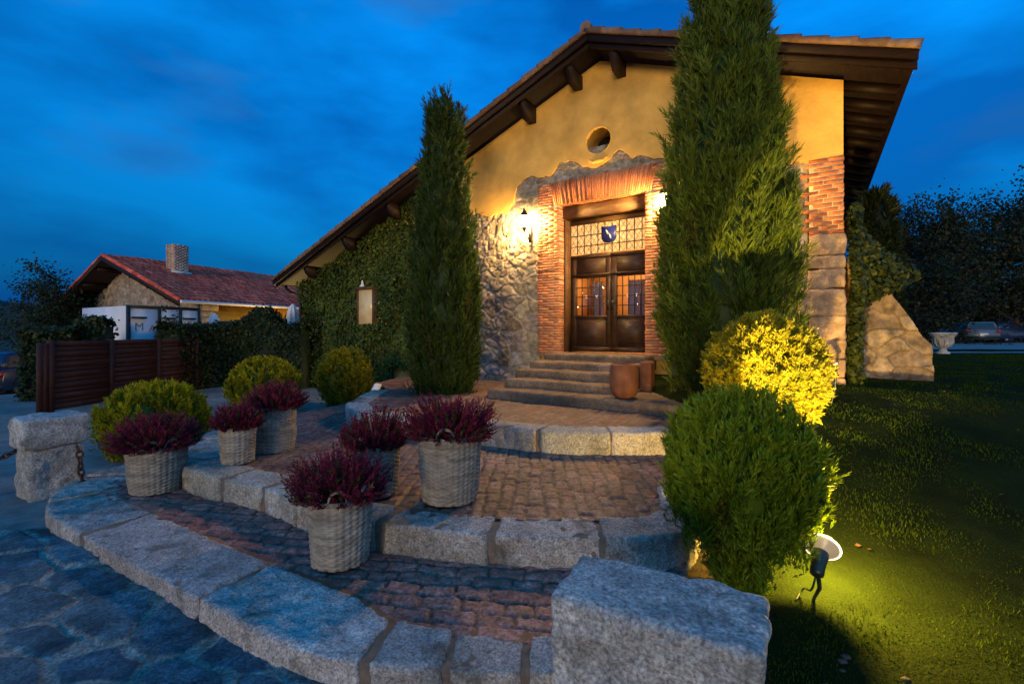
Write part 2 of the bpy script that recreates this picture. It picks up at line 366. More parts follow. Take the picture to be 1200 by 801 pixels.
# ------------------------------------------------------------------ setting
def axis(segs):
    return np.unique(np.round(np.concatenate([np.arange(a, b + st * .5, st) for a, b, st in segs]), 4))
xs = axis([(-500, -60, 40), (-60, -14, 2), (-14, 14, .16), (14, 60, 2), (60, 500, 40)]); ys = axis([(-60, -4, 4), (-4, 16, .16), (16, 70, 1.5), (70, 700, 45)])
X, Y = np.meshgrid(xs, ys, indexing='ij'); x, y = X.ravel(), Y.ravel()
z = terrain(x, y)
sand = mixc((.17, .168, .165), (.25, .24, .225), np.clip(.5 + .5 * fbm(p3(x * .9, y * .9), 4, 3), 0, 1))
soil = mixc((.035, .024, .016), (.06, .045, .03), np.clip(.5 + .5 * fbm(p3(x * 3, y * 3), 4, 8), 0, 1))
f = ss((x - .6) / .7); f = np.maximum(f, ss((y - 26) / 8))
link('ground', mesh_from('ground', p3(x, y, z), [grid_faces(len(xs), len(ys))], M['ground'], True, sand * (1 - f[:, None]) + soil * f[:, None]), kind='structure')
# lawn sheet
xs = np.arange(.9, 30, .14); ys = np.arange(.4, 20.6, .14); X, Y = np.meshgrid(xs, ys, indexing='ij'); x, y = X.ravel(), Y.ravel()
edge = 1.12 + .95 * ss((y - 2.1) / 2.6) + .25 * fbm(p3(x * 2, y * 2), 3, 2)
keep = x > edge - .1
Fq = grid_faces(len(xs), len(ys)); Fq = Fq[keep[Fq].all(1)]
V, Fq, C = compact(p3(x, y, terrain(x, y) + .022 + .01 * fbm(p3(x * 3, y * 3), 2, 4)), Fq, np.ones((len(x), 3)))
link('lawn', mesh_from('lawn', V, [Fq], M['lawn'], True), kind='structure')
# road and path far right
def strip(name, pts, width, mat, up):
    P = smooth_path(pts, 40); T = norm(np.gradient(P, axis=0)); Nn = np.stack([-T[:, 1], T[:, 0]], 1)
    A, B = P + Nn * width / 2, P - Nn * width / 2
    V = np.concatenate([p3(A[:, 0], A[:, 1], terrain(A[:, 0], A[:, 1]) + up), p3(B[:, 0], B[:, 1], terrain(B[:, 0], B[:, 1]) + up)])
    n = len(P); Fq = np.array([[i, i + 1, n + i + 1, n + i] for i in range(n - 1)])
    return link(name, mesh_from(name, V, [Fq], mat), kind='structure')
strip('road', [(14, 26), (30, 26.5), (60, 27), (110, 30)], 11, M['asphalt'], .05)
strip('path', [(15, 17.6), (22, 17.7), (32, 18.0), (60, 19)], 1.1, M['asphalt'], .06)
xs = np.linspace(-420, -60, 40); ys = np.linspace(120, 260, 16); X, Y = np.meshgrid(xs, ys, indexing='ij'); x, y = X.ravel(), Y.ravel()
zz = (13 + 5 * fbm(p3(x * .02, y * .02), 3, 4)) * ss((y - 120) / 60) * ss((-60 - x) / 60) - 1
link('hills', mesh_from('hills', p3(x, y, zz), [grid_faces(40, 16)], M['hill'], True), kind='structure')

# cobbled path in front (large blue-grey flagstones set in sandy mortar)
def heightfield(name, poly, res, fn, mat, **k):
    poly = np.asarray(poly, float); xs = np.arange(poly[:, 0].min(), poly[:, 0].max() + res, res); ys = np.arange(poly[:, 1].min(), poly[:, 1].max() + res, res)
    X, Y = np.meshgrid(xs, ys, indexing='ij'); x, y = X.ravel(), Y.ravel(); Fq = grid_faces(len(xs), len(ys)); ins = inpoly(x, y, poly)
    Fq = Fq[ins[Fq].all(1)]; z, C = fn(x, y); V, Fq, C = compact(p3(x, y, z), Fq, C)
    return link(name, mesh_from(name, V, [Fq], mat, True, C), **k)
def cobble(x, y):
    a = R(-20); u = x * math.cos(a) + y * math.sin(a); v = -x * math.sin(a) + y * math.cos(a)
    wx = .12 * fbm(p3(x * 3, y * 3), 3, 31); wy = .12 * fbm(p3(x * 3, y * 3, 4), 3, 32)
    f1, f2, cid = voro(u * 1.9 + wx, v * 3.4 + wy, 41, .95)
    e = ss((f2 - f1 - .10 - .07 * fbm(p3(x * 9, y * 9), 2, 18)) / .05)
    z = terrain(x, y) + .012 + .014 * e + .022 * (cid - .5) * e + .008 * fbm(p3(x * 4, y * 4), 3, 16) + .004 * fbm(p3(x * 16, y * 16), 3, 6)
    st = mixc((.040, .090, .125), (.12, .185, .21), cid); st *= (.85 + .4 * fbm(p3(x * 4, y * 7), 4, 9))[:, None]
    mo = np.array((.27, .265, .235))[None] * (.9 + .25 * fbm(p3(x * 20, y * 20), 2, 3))[:, None]
    return z, mo * (1 - e[:, None]) + st * e[:, None]
heightfield('stone_path', [(-4.2, .9), (.9, .9), (.8, 2.3), (-1.0, 2.45), (-2.6, 3.35), (-3.9, 4.1), (-5.6, 4.0), (-5.2, 2.4)], .0135, cobble, M['flag'], kind='structure')

# ------------------------------------------------------------------ terraces
K1f = [(-4.62, 5.75), (-4.72, 5.15), (-4.52, 4.6), (-4.22, 4.22), (-3.87, 3.95), (-2.56, 3.18), (-1.2, 2.40), (-.69, 2.23), (-.32, 2.20), (.19, 2.17), (.55, 2.14)]
K1w = [.42, .48, .5, .5, .5, .47, .47, .33, .27, .26, .26]
K2f = [(-4.1, 7.6), (-4.2, 6.9), (-4.15, 6.2), (-3.87, 5.5), (-3.5, 4.93), (-3.18, 4.62), (-2.25, 4.16), (-1.61, 3.72), (-1.04, 3.43), (-.71, 3.34), (-.17, 3.20), (.53, 3.14), (1.08, 3.16), (1.4, 3.5), (1.6, 4.1)]
K2w = [.4, .4, .42, .42, .42, .4, .3, .28, .28, .28, .31, .34, .35, .3, .3]
K3f = [(-2.75, 9.2), (-2.72, 8.2), (-2.62, 7.35), (-2.3, 6.75), (-1.89, 6.4), (-1.1, 6.05), (-.15, 5.68), (.41, 5.38), (.97, 5.29), (1.76, 5.27), (2.4, 5.35)]
K3w = [.35] * 11
Z1, Z2, Z3 = .155, .36, .60
def kerb(name, label, front, widths, z0, z1, cuts, rightside=True, res=.024, seed=0):
    Fp = smooth_path(front, 160); W = np.interp(np.linspace(0, 1, 160), np.linspace(0, 1, len(widths)), widths)
    T = norm(np.gradient(Fp, axis=0)); Nn = np.stack([-T[:, 1], T[:, 0]], 1); In = Fp + Nn * W[:, None]
    arc = np.concatenate([[0], np.cumsum(np.linalg.norm(np.diff(Fp, axis=0), axis=1))])
    def mp_(P, s0, L, Wd):
        s = s0 + P[:, 0] + L / 2; q = (P[:, 1] + Wd / 2) / Wd
        f = np.stack([np.interp(s, arc, Fp[:, k]) for k in (0, 1)], 1); n = np.stack([np.interp(s, arc, In[:, k]) for k in (0, 1)], 1)
        return np.concatenate([f * (1 - q[:, None]) + n * q[:, None], P[:, 2:3]], 1)
    base = thing(name, (0, 0, 0), label, 'kerb')
    rng = np.random.RandomState(seed); s = 0; total = arc[-1]; k = 0
    while s < total - .08:
        L = cuts[k % len(cuts)] * rng.uniform(.93, 1.07); L = min(L, total - s); gap = rng.choice([.015, .03, .07, .09])
        if L - gap > .1:
            Wd = float(np.interp(s + L / 2, arc, W)); H = z1 - z0 + .12
            P, Fq = rblock((L - gap, Wd, H), res, .012, .011, 14, seed * 31 + k, .014)
            P[:, 2] += z0 - .12 + rng.uniform(-.008, .008)
            P = mp_(P, s, L, Wd)
            c = np.array(GRAN) * rng.uniform(.82, 1.12) * np.array([rng.uniform(.97, 1.06), 1, rng.uniform(.92, 1.02)])
            link('kerb_stone', mesh_from('kerb_stone', P, [Fq], M['granite'], True, np.repeat(c[None], len(P), 0)), base)
        s += L; k += 1
    # mortar bed behind the joints
    n = 120; t = np.linspace(0, 1, n); ii = np.interp(t, np.linspace(0, 1, 160), np.arange(160)); g = lambda A: np.stack([np.interp(ii, np.arange(160), A[:, k]) for k in (0, 1)], 1)
    f, b = g(Fp + Nn * .02), g(In + Nn * .05); zt = z1 - .014
    V = np.concatenate([p3(f[:, 0], f[:, 1], z0 - .1), p3(f[:, 0], f[:, 1], zt), p3(b[:, 0], b[:, 1], zt), p3(b[:, 0], b[:, 1], z0 - .1)])
    Fq = [[j * n + i, j * n + i + 1, (j + 1) * n + i + 1, (j + 1) * n + i] for j in range(3) for i in range(n - 1)]
    link('mortar_bed', mesh_from('mortar_bed', V, [np.array(Fq)], attrs_brown, False), base)
    return Fp, In
attrs_brown = attr_mat('brown_mortar', .95, 20, .3, 60, .5, color=(.17, .12, .085))
k1, i1 = kerb('stone_kerb', 'long curved granite kerb edging the lowest paved terrace', K1f, K1w, 0, Z1, [.62, .9, 1.15, 1.75, 1.35, .42, .36, .6], seed=1)
k2, i2 = kerb('stone_kerb', 'granite kerb edging the middle terrace behind the nearest basket', K2f, K2w, Z1, Z2, [.8, .95, 1.3, .75, .62, .5, .22, .42, .3, .85], seed=2)
k3, i3 = kerb('stone_kerb', 'low granite kerb edging the top terrace below the door steps', K3f, K3w, Z2, Z3, [.9, .75, 1.0, .8, .6, .55, .85], res=.035, seed=3)
def pave(zb, ang, lu, lv, seed, amp=.014, tn=1):
    def fn(x, y):
        a = R(ang); wx = .03 * fbm(p3(x * 2.5, y * 2.5), 3, seed); wy = .03 * fbm(p3(x * 2.5, y * 2.5, 3), 3, seed + 5)
        u = (x * math.cos(a) + y * math.sin(a) + wx) / lu; v = (-x * math.sin(a) + y * math.cos(a) + wy) / lv
        row = np.floor(v); ro = _h(row.astype(np.int64), row.astype(np.int64) * 0, row.astype(np.int64) * 0, seed)
        wdt = 1; uu = u + ro * 3.7
        # irregular brick lengths
        cell = np.floor(uu); jl = .32 * (_h(cell.astype(np.int64), row.astype(np.int64), cell.astype(np.int64) * 0, seed + 1) - .5)
        jr = .32 * (_h(cell.astype(np.int64) + 1, row.astype(np.int64), cell.astype(np.int64) * 0, seed + 1) - .5)
        fu = uu - cell; left = fu < jl; right = fu > 1 + jr
        cell = np.where(left, cell - 1, np.where(right, cell + 1, cell))
        du = np.minimum(np.abs(fu - jl), np.abs(fu - 1 - jr)) * lu; du = np.minimum(du, np.abs(fu) * lu + 9 * 0 + (jl > .0) * 0 + 9)
        fv = v - row; dvv = np.minimum(fv, 1 - fv) * lv
        rnd = .018; d = np.minimum(du, dvv) + .012 * fbm(p3(x * 22, y * 22), 2, seed + 7)
        corner = np.clip(rnd - du, 0, rnd) ** 2 + np.clip(rnd - dvv, 0, rnd) ** 2
        d = d - np.sqrt(corner) * .35
        e = ss((d - .001) / .011)
        ci = cell.astype(np.int64); ri = row.astype(np.int64); h1 = _h(ci, ri, ci * 0, seed + 11); h2 = _h(ci, ri, ci * 0, seed + 12); h3 = _h(ci, ri, ci * 0, seed + 13)
        z = zb + (e - 1) * amp + .010 * (h1 - .5) + .05 * (h2 - .5) * (fu - .5) * .25 + .005 * fbm(p3(x * 18, y * 18), 3, seed + 2) + .012 * fbm(p3(x * 1.1, y * 1.1), 2, seed + 3)
        st = mixc((.165, .088, .078), (.195, .14, .13), h2); st = st * (.72 + .5 * h3)[:, None]
        worn = np.clip(fbm(p3(x * 1.7, y * 1.7), 3, seed + 4), 0, 1); st = st * (1 - .5 * worn[:, None]) + np.array((.19, .16, .15)) * .5 * worn[:, None]
        mo = np.array((.08, .063, .055))[None] * (1 + .3 * fbm(p3(x * 12, y * 12), 2, 3))[:, None]
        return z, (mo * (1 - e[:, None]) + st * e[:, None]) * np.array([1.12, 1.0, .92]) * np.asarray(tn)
    return fn
def offset_mid(f, i, q): return [tuple(a) for a in (f * (1 - q) + i * q)]
T1 = offset_mid(k1, i1, .8)[::4] + [(.9, 2.25), (1.1, 3.3)] + offset_mid(k2, i2, .5)[::-4]
T1 = [p for p in T1 if True]
T1 = offset_mid(k1, i1, .8)[::4] + [(.75, 2.2), (1.25, 3.3)] + [p for p in offset_mid(k2, i2, .35)[::-4] if p[1] < 6.3 and p[0] < 1.1] + [(-4.3, 5.9)]
heightfield('lower_terrace', T1, .0125, pave(Z1 - .012, -8, .24, .125, 60, tn=(1.42, 1.12, 1.08)), M['paver'], kind='structure')  # pavers tinted redder and brighter here to offset the blue dusk light
T2 = offset_mid(k2, i2, .8)[::4] + [(2.2, 5.0), (2.3, 5.5)] + [p for p in offset_mid(k3, i3, .3)[::-4] if p[0] < 2.2] + [(-3.2, 9.2)]
heightfield('middle_terrace', T2, .0165, pave(Z2 - .012, 88, .21, .12, 80, tn=.9), M['paver'], kind='structure')  # same pavers, colour darkened to offset the lamp light falling here
pA, pB, pC = hw(4.0, .2), hw(-4.5, .2), hw(3.9, -2)
T3 = offset_mid(k3, i3, .8)[::4] + [(3.3, 5.9), tuple(pC), tuple(pA), tuple(pB), (-3.1, 10.5)]
heightfield('upper_terrace', T3, .03, pave(Z3 - .012, 60, .24, .12, 90, .012, tn=.85), M['paver'], kind='structure')

# ------------------------------------------------------------------ foliage helpers
def blades(P, D, L, W, col, nb, spread=.5, seed=0, along=.65, fold=0):
    """every plume: nb pointed blades fanned round its axis"""
    rng = np.random.RandomState(seed); n = len(P); P = np.repeat(P, nb, 0); D = norm(np.repeat(D, nb, 0)); Ls = np.repeat(np.broadcast_to(L, (n,)), nb); C = np.repeat(col, nb, 0)
    t = rng.uniform(0, along, n * nb); base = P + D * (Ls * t)[:, None]
    d = norm(D + spread * rng.normal(size=(n * nb, 3)) * (1 - .5 * t)[:, None]); bl = Ls * rng.uniform(.35, .65, n * nb)
    r = norm(np.cross(d, rng.normal(size=(n * nb, 3)))); wd = W * rng.uniform(.6, 1.3, n * nb)
    a = base; b = base + d * (bl * .45)[:, None] + r * (wd / 2)[:, None]; c = base + d * bl[:, None]; e = base + d * (bl * .45)[:, None] - r * (wd / 2)[:, None]
    V = np.stack([a, b, c, e], 1).reshape(-1, 3); C = C * rng.uniform(.75, 1.25, (n * nb, 1)); C = np.repeat(C, 4, 0)
    return V, np.arange(len(V)).reshape(-1, 4), C
def leaves(P, Nrm, size, col, seed=0, tilt=.6):
    """flat leaf shapes (five-point) facing roughly along Nrm"""
    rng = np.random.RandomState(seed); n = len(P); nn = norm(Nrm + tilt * rng.normal(size=(n, 3))); up = norm(rng.normal(size=(n, 3)) + np.array([0, 0, -.8]))
    a = norm(np.cross(nn, up)); b = np.cross(a, nn); s = (size * rng.uniform(.6, 1.3, n))[:, None]
    pts = [P - b * s * .5, P + a * s * .42 - b * s * .1 + nn * s * .08, P + a * s * .2 + b * s * .3, P + b * s * .6 - nn * s * .1, P - a * s * .2 + b * s * .3, P - a * s * .42 - b * s * .1 + nn * s * .08]
    V = np.stack(pts, 1).reshape(-1, 3); C = np.repeat(col * rng.uniform(.6, 1.4, (n, 1)), 6, 0)
    return V, np.arange(len(V)).reshape(-1, 6), C
def profile_points(prof, n, seed, rough=.1, fr=2.5, inner=.25):
    rng = np.random.RandomState(seed); prof = np.asarray(prof, float); zz = np.linspace(prof[0, 1], prof[-1, 1], 200); rr = np.interp(zz, prof[:, 1], prof[:, 0])
    dr = np.gradient(rr, zz); area = (rr + .01) * np.sqrt(1 + np.clip(dr, -6, 6) ** 2); cdf = np.cumsum(area); cdf /= cdf[-1]
    h = np.interp(rng.rand(n), cdf, zz); th = rng.rand(n) * 2 * np.pi; r = np.interp(h, zz, rr); d = np.clip(np.interp(h, zz, dr), -6, 6)
    bump = 1 + rough * fbm(p3(np.cos(th) * fr, np.sin(th) * fr, h * fr / max(rr.max(), .2)), 3, seed)
    if FLUTE: bump = bump + FLUTE * (np.abs(fbm(p3(np.cos(th) * 5, np.sin(th) * 5, h * 1.8), 2, seed + 5)) - .35)
    r2 = r * bump * (1 - inner * rng.rand(n) ** 2)
    P = p3(r2 * np.cos(th), r2 * np.sin(th), h); N = norm(p3(np.cos(th), np.sin(th), -d)); return P, N, h
def core_mesh(prof, k, seed, rough=.1, fr=2.5):
    prof = np.asarray(prof, float); zz = np.linspace(prof[0, 1], prof[-1, 1], 30); rr = np.interp(zz, prof[:, 1], prof[:, 0]) * k; n = 32; th = np.arange(n) * 2 * np.pi / n
    H, T = np.meshgrid(np.arange(30), th, indexing='ij'); h = zz[H.ravel()]; r = rr[H.ravel()]; t = T.ravel()
    r = r * (1 + rough * fbm(p3(np.cos(t) * fr, np.sin(t) * fr, h * fr / max(rr.max() / k, .2)), 3, seed)); h = zz[0] + (h - zz[0]) * (1 - (1 - k) * .35)
    V = p3(r * np.cos(t), r * np.sin(t), h); Fq = [[i * n + j, i * n + (j + 1) % n, (i + 1) * n + (j + 1) % n, (i + 1) * n + j] for i in range(29) for j in range(n)]
    return V, np.array(Fq)
def shrub(name, loc, prof, n, nb, L, W, c1, c2, label, cat, seed, clump=None, *, mixd=(1, .8, .35), rough=.1, spread=.5, fr=2.5, inner=.25, group=None, k=.84, trunk=(.06, .3), flute=0):
    global FLUTE
    FLUTE = flute
    P, N, h = profile_points(prof, n, seed, rough, fr, inner); rng = np.random.RandomState(seed + 1)
    D = N * mixd[0] + np.array([0, 0, mixd[1]]) + mixd[2] * rng.normal(size=P.shape)
    sfq = np.array([9, 9, 2.2]) if flute else 0
    if flute: tn = np.clip(.5 + .9 * fbm(P * sfq, 3, seed + 4) + .15 * rng.normal(size=len(P)), 0, 1)
    else: tn = np.clip(.5 + .55 * fbm(P * 2.2 / max(np.asarray(prof)[:, 0].max(), .3) * 1.0, 3, seed + 4) + .25 * rng.normal(size=len(P)), 0, 1)
    col = mixc(c1, c2, tn)
    if clump:
        nc, Lc, tk = clump; Pc, Nc, hc = profile_points(prof, nc, seed, rough, fr, inner); Dc = norm(Nc * mixd[0] + np.array([0, 0, mixd[1]]) + mixd[2] * rng.normal(size=Pc.shape))
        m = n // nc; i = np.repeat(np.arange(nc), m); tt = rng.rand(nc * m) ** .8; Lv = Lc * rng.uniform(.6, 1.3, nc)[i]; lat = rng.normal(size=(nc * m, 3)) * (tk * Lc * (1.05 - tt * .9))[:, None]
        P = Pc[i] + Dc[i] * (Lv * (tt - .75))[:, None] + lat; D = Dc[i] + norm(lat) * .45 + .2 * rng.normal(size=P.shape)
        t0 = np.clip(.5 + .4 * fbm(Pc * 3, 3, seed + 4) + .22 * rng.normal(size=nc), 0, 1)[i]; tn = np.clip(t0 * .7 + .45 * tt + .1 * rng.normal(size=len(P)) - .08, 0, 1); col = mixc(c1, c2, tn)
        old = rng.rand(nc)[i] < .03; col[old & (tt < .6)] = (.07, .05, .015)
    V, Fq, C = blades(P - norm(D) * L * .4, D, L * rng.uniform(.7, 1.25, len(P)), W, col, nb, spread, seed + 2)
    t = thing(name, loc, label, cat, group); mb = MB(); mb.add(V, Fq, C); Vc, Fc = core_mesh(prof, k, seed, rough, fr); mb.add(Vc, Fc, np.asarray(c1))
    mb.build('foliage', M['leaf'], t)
    tr = MB(); tr.tube([(0, 0, -.1), (.01, 0, trunk[1] * .5), (0, .01, trunk[1])], [trunk[0] * 1.2, trunk[0], trunk[0] * .8]); tr.build('trunk', M['bark'], t, smooth=True)
    return t

# clumps per plant: (number of sprays, spray length, thickness)
CL11 = (1150, .85, .075); CL12 = (700, .70, .075); CL13 = (560, .34, .085); CL14 = (1500, .19, .17); CL15 = (520, .22, .17); CL16 = (450, .26, .17); CL17 = (380, .26, .17); CL18 = (300, .4, .15)
# ------------------------------------------------------------------ the house
H = thing('stone_house', (F0[0], F0[1], 0), 'yellow and rubble stone house with dark wooden eaves and brick framed door', 'house', rz=-TH)
SA, ZA = .915, 7.56; SR, SL = 5.753, -9.83; mR, mL = .3915, .382; OV = .72; DEP = 15.0
def rtop(s): return ZA - (mR * (s - SA) if s > SA else mL * (SA - s))
SW0, SW1 = -9.15, 4.95                              # wall ends
TK = .31                                            # roof build-up above the wall head
# wall core
wallp = [(SW0, -.3), (-.02, -.3), (-.02, 4.44), (1.86, 4.44), (1.86, -.3), (SW1, -.3), (SW1, rtop(SW1) - TK), (SA, ZA - TK), (SW0, rtop(SW0) - TK)]
def fill2d(outer, holes, y0, y1):
    import bmesh
    bm = bmesh.new()
    def ring(pts, yy):
        vs = [bm.verts.new((p[0], yy, p[1])) for p in pts]; return vs, [bm.edges.new((vs[i], vs[(i + 1) % len(vs)])) for i in range(len(vs))]
    for yy in (y0, y1):
        es = []
        for r in [outer] + holes: es += ring(r, yy)[1]
        bmesh.ops.triangle_fill(bm, use_beauty=True, use_dissolve=False, edges=es)
    bm.verts.ensure_lookup_table(); n = sum(len(r) for r in [outer] + holes); o = 0
    for r in [outer] + holes:
        for i in range(len(r)):
            a, b = o + i, o + (i + 1) % len(r); bm.faces.new((bm.verts[a], bm.verts[b], bm.verts[n + b], bm.verts[n + a]))
        o += len(r)
    bmesh.ops.recalc_face_normals(bm, faces=bm.faces[:])
    me = bpy.data.meshes.new('panel'); bm.to_mesh(me); bm.free(); return me
circ = lambda r, n=40: [(.877 + r * math.cos(t * 2 * math.pi / n), 5.645 + r * math.sin(t * 2 * math.pi / n)) for t in range(n)]
wl0, wl1, wz0, wz1 = -6.62, -5.95, 1.95, 2.95        # window in the ivy
me = fill2d(wallp, [circ(.26), [(wl0, wz0), (wl1, wz0), (wl1, wz1), (wl0, wz1)]], .10, .55); me.name = 'wall'; me.materials.append(M['plaster'])
link('wall', me, H)
mb = MB()
mb.box(SW0, SW0 + .4, .56, DEP, -.3, rtop(SW0) - TK); mb.box(SW1 - .4, SW1, .56, DEP, -.3, rtop(SW1) - TK); mb.box(SW0, SW1, DEP, DEP + .3, -.3, 3.0)
mb.build('side_wall', M['plaster'], H)
# plaster coat with ragged lower edge
px = [(560, 250), (568, 253), (575, 255), (583, 251), (590, 249), (597, 246), (603, 238), (604, 228), (607, 219), (613, 212), (619, 208), (627, 207), (634, 209), (640, 207), (648, 205), (652, 198), (656, 192), (664, 190), (672, 189), (679, 192), (683, 196), (692, 197), (700, 197), (707, 193), (714, 188), (719, 182), (725, 176), (731, 178), (737, 182), (742, 187), (747, 183), (753, 182), (760, 184), (767, 187), (775, 186)]
low = [fp(a, b) for a, b in px]
low = [(SW0, 4.4), (-5, 4.65), (-3.2, 4.55)] + low + [(3.0, 4.72), (3.9, 4.55), (4.42, 4.5), (4.5, 4.45), (4.62, 4.48), (4.75, 4.47), (SW1 + .004, 4.5)]
low = [p for p in low if p[1] < rtop(p[0]) - TK - .02]
lo2 = []
for a, b in zip(low[:-1], low[1:]):
    m = max(1, int((b[0] - a[0]) / .06)); lo2 += [(a[0] + (b[0] - a[0]) * i / m, a[1] + (b[1] - a[1]) * i / m + (random.uniform(-.025, .025) if i else 0)) for i in range(m)]
lo2.append(low[-1])
s0 = lo2[0][0]
outer = lo2 + [(SW1 + .004, rtop(SW1) - TK - .004), (SA, ZA - TK - .004), (s0, rtop(s0) - TK - .004)]
me = fill2d(outer, [circ(.275)], -.045, .095); me.name = 'plaster_coat'; me.materials.append(M['plaster']); link('plaster_coat', me, H)
# rubble masonry
xs = np.arange(-3.1, 4.5, .019); zs = np.arange(.35, 5.55, .019); X, Zz = np.meshgrid(xs, zs, indexing='ij'); x, zq = X.ravel(), Zz.ravel()
wx = .25 * fbm(p3(x * 2.2, zq * 2.2), 3, 71); wz = .25 * fbm(p3(x * 2.2, zq * 2.2, 5), 3, 72)
sc = 4.4 - 1.5 * ss((3.2 - zq) / 1.4)
f1, f2, cid = voro(x * 4.6 + wx, zq * 6.6 + wz, 73, .9); g1, g2, gid = voro(x * 2.3 + wx, zq * 3.1 + wz, 75, .9)
big = ss((3.1 - zq) / .3 + .5 * fbm(p3(x, zq), 2, 9)); jn = .05 * fbm(p3(x * 9, zq * 9), 2, 77); e = ss((f2 - f1 - .07 - jn) / .10) * (1 - big) + ss((g2 - g1 - .06 - jn) / .08) * big; cc = cid * (1 - big) + gid * big
cu = (cc * 97.3) % 1; cv = (cc * 51.7) % 1
yy = .008 - .020 * e - .7 * e * (.022 * (cc - .5) + .10 * (cu - .5) * ((x * 3.6) % 1 - .5) * .3) - .010 * fbm(p3(x * 14, zq * 14), 3, 78, .6) - .012 * fbm(p3(x * 4, zq * 4), 2, 74)
st = mixc((.20, .155, .12), (.38, .34, .28), cu) * (1 + .25 * (cv - .5))[:, None] * (1 + .2 * fbm(p3(x * 5, zq * 5), 3, 79))[:, None]; st[:, 2] *= .85 + .3 * cv; mo = np.array((.36, .30, .23))
C = mo[None] * (1 - e[:, None]) + st * e[:, None]
Fq = grid_faces(len(xs), len(zs)); bad = (x > -.50) & (x < 2.34) & (zq < 4.92); Fq = Fq[~bad[Fq].all(1)]
V, Fq, C = compact(p3(x, yy, zq), Fq, C); link('rubble_masonry', mesh_from('rubble_masonry', V, [Fq], M['rubble'], True, C), H)
# brick surround
rng = np.random.RandomState(5); np.random.seed(5)
def bcol(): 
    t = rng.rand(); c = np.array((.40, .115, .05)) * (1 - t) + np.array((.52, .21, .10)) * t; return c * rng.uniform(.78, 1.12)
def brickwall(mb, s0, s1, z0, z1, yf, depth, bw, bh, jt, ragged=0):
    z = z0; row = 0
    while z < z1 - bh * .5:
        s = s0 - (bw / 2 if row % 2 else 0)
        while s < s1 - .01:
            a, b = max(s, s0), min(s + bw - jt, s1)
            if b - a > .04: mb.box(a, b, yf + rng.uniform(-.006, .01), depth, z, z + bh - jt + rng.uniform(-.004, .004), bcol(), .004)
            s += bw
        z += bh; row += 1
mb = MB()
brickwall(mb, -.527, 0, 1.28, 4.43, -.075, .36, .27, .058, .018); brickwall(mb, 1.845, 2.372, 1.28, 4.43, -.075, .36, .27, .058, .018)
n = 46
for i in range(n):
    q = (i + .5) / n; s = -.12 + q * 2.085; tl = (q - .5) * .22
    a, b = s - .0168, s + .0168; z0, z1 = 4.44 + .05 * 0, 4.94 + rng.uniform(-.012, .012)
    V = []
    for yv in (-.078 + rng.uniform(-.006, .008), .34):
        V += [(a, yv, z0), (b, yv, z0), (b + tl + .006, yv, z1), (a + tl - .004, yv, z1)]
    V = np.array(V); mb.add(V, np.array([[0, 1, 2, 3], [7, 6, 5, 4], [0, 4, 5, 1], [1, 5, 6, 2], [2, 6, 7, 3], [3, 7, 4, 0]]), bcol())
brickwall(mb, -.527, -.155, 4.44, 4.94, -.074, .36, .27, .058, .018); brickwall(mb, 2.0, 2.372, 4.44, 4.94, -.074, .36, .27, .058, .018)
mb.build('brick_surround', M['brick'], H)
mb = MB(); mb.box(-.515, -.006, -.058, .4, 1.2, 4.93); mb.box(1.851, 2.36, -.058, .4, 1.2, 4.93); mb.box(-.2, 2.05, -.056, .35, 4.45, 4.932); mb.build('brick_mortar', M['mortar'], H)
# corner quoins
mb = MB(); z = 3.29; row = 0
while z < 4.46:
    L = [.46, .58][row % 2] if row % 4 < 2 else [.40, .52][row % 2]
    s = SW1 + .01 - L
    while s < SW1 - .02:
        mb.box(s, min(s + .245, SW1 + .012), -.062 + rng.uniform(-.003, .003), .3, z, z + .050 + rng.uniform(-.003, .003), bcol(), .004); s += .262
    z += .072; row += 1
mb.build('brick_quoin', M['brick'], H)
mb = MB(); mb.box(SW1 - .45, SW1 + .002, -.048, .35, 3.25, 4.49); mb.build('quoin_mortar', M['mortar'], H)
zs_ = [.55, 1.02, 1.32, 1.62, 2.0, 2.42, 2.74, 2.95, 3.29]; k = 0
for a, b in zip(zs_[:-1], zs_[1:]):
    wd = [.62, .5, .58, .48][k % 4]; P, Fq = rblock((wd, .5, b - a - .006), .03, .028, .014, 8, 200 + k, .018); P[:, 0] += SW1 + .03 - wd / 2; P[:, 1] += .16; P[:, 2] += a
    c = np.array((.44, .30, .19)) * rng.uniform(.85, 1.1); link('quoin_stone', mesh_from('quoin_stone', P, [Fq], M['rubble'], True, np.repeat(c[None], len(P), 0)), H); k += 1
# buttress at the side wall
prof = [(SW1 + .02, .3), (SW1 + 1.42, .3), (SW1 + 1.42, 1.52), (SW1 + 1.30, 1.66), (SW1 + .95, 2.2), (SW1 + .78, 2.5), (SW1 + .4, 2.95), (SW1 + .02, 3.1)]
n1 = 90; xs = np.linspace(0, 1.26, n1); top = np.interp(xs, [0, .36, .68, .85, 1.14, 1.26], [3.1, 2.95, 2.5, 2.2, 1.66, 1.52]); n2 = 130; vv = np.linspace(0, 1, n2)
X, Vv = np.meshgrid(np.arange(n1), vv, indexing='ij'); x = xs[X.ravel()] ; zq = .3 + (top[X.ravel()] - .3) * Vv.ravel()
f1, f2, cid = voro(x * 2.4 + .3 * fbm(p3(x * 2.5, zq * 2.5), 3, 3), zq * 3.4 + .3 * fbm(p3(x * 2.5, zq * 2.5, 4), 3, 3), 91, .95); e = ss((f2 - f1) / .10)
yb = 1.40 - .05 * (cid - .5) * e - .03 * e * (.5 + cid) - .035 * fbm(p3(x * 5, zq * 5), 4, 4, .6); C = mixc((.19, .14, .105), (.33, .26, .19), cid) * (.62 + .38 * e)[:, None] * (1 + .35 * fbm(p3(x * 7, zq * 7), 4, 14))[:, None]
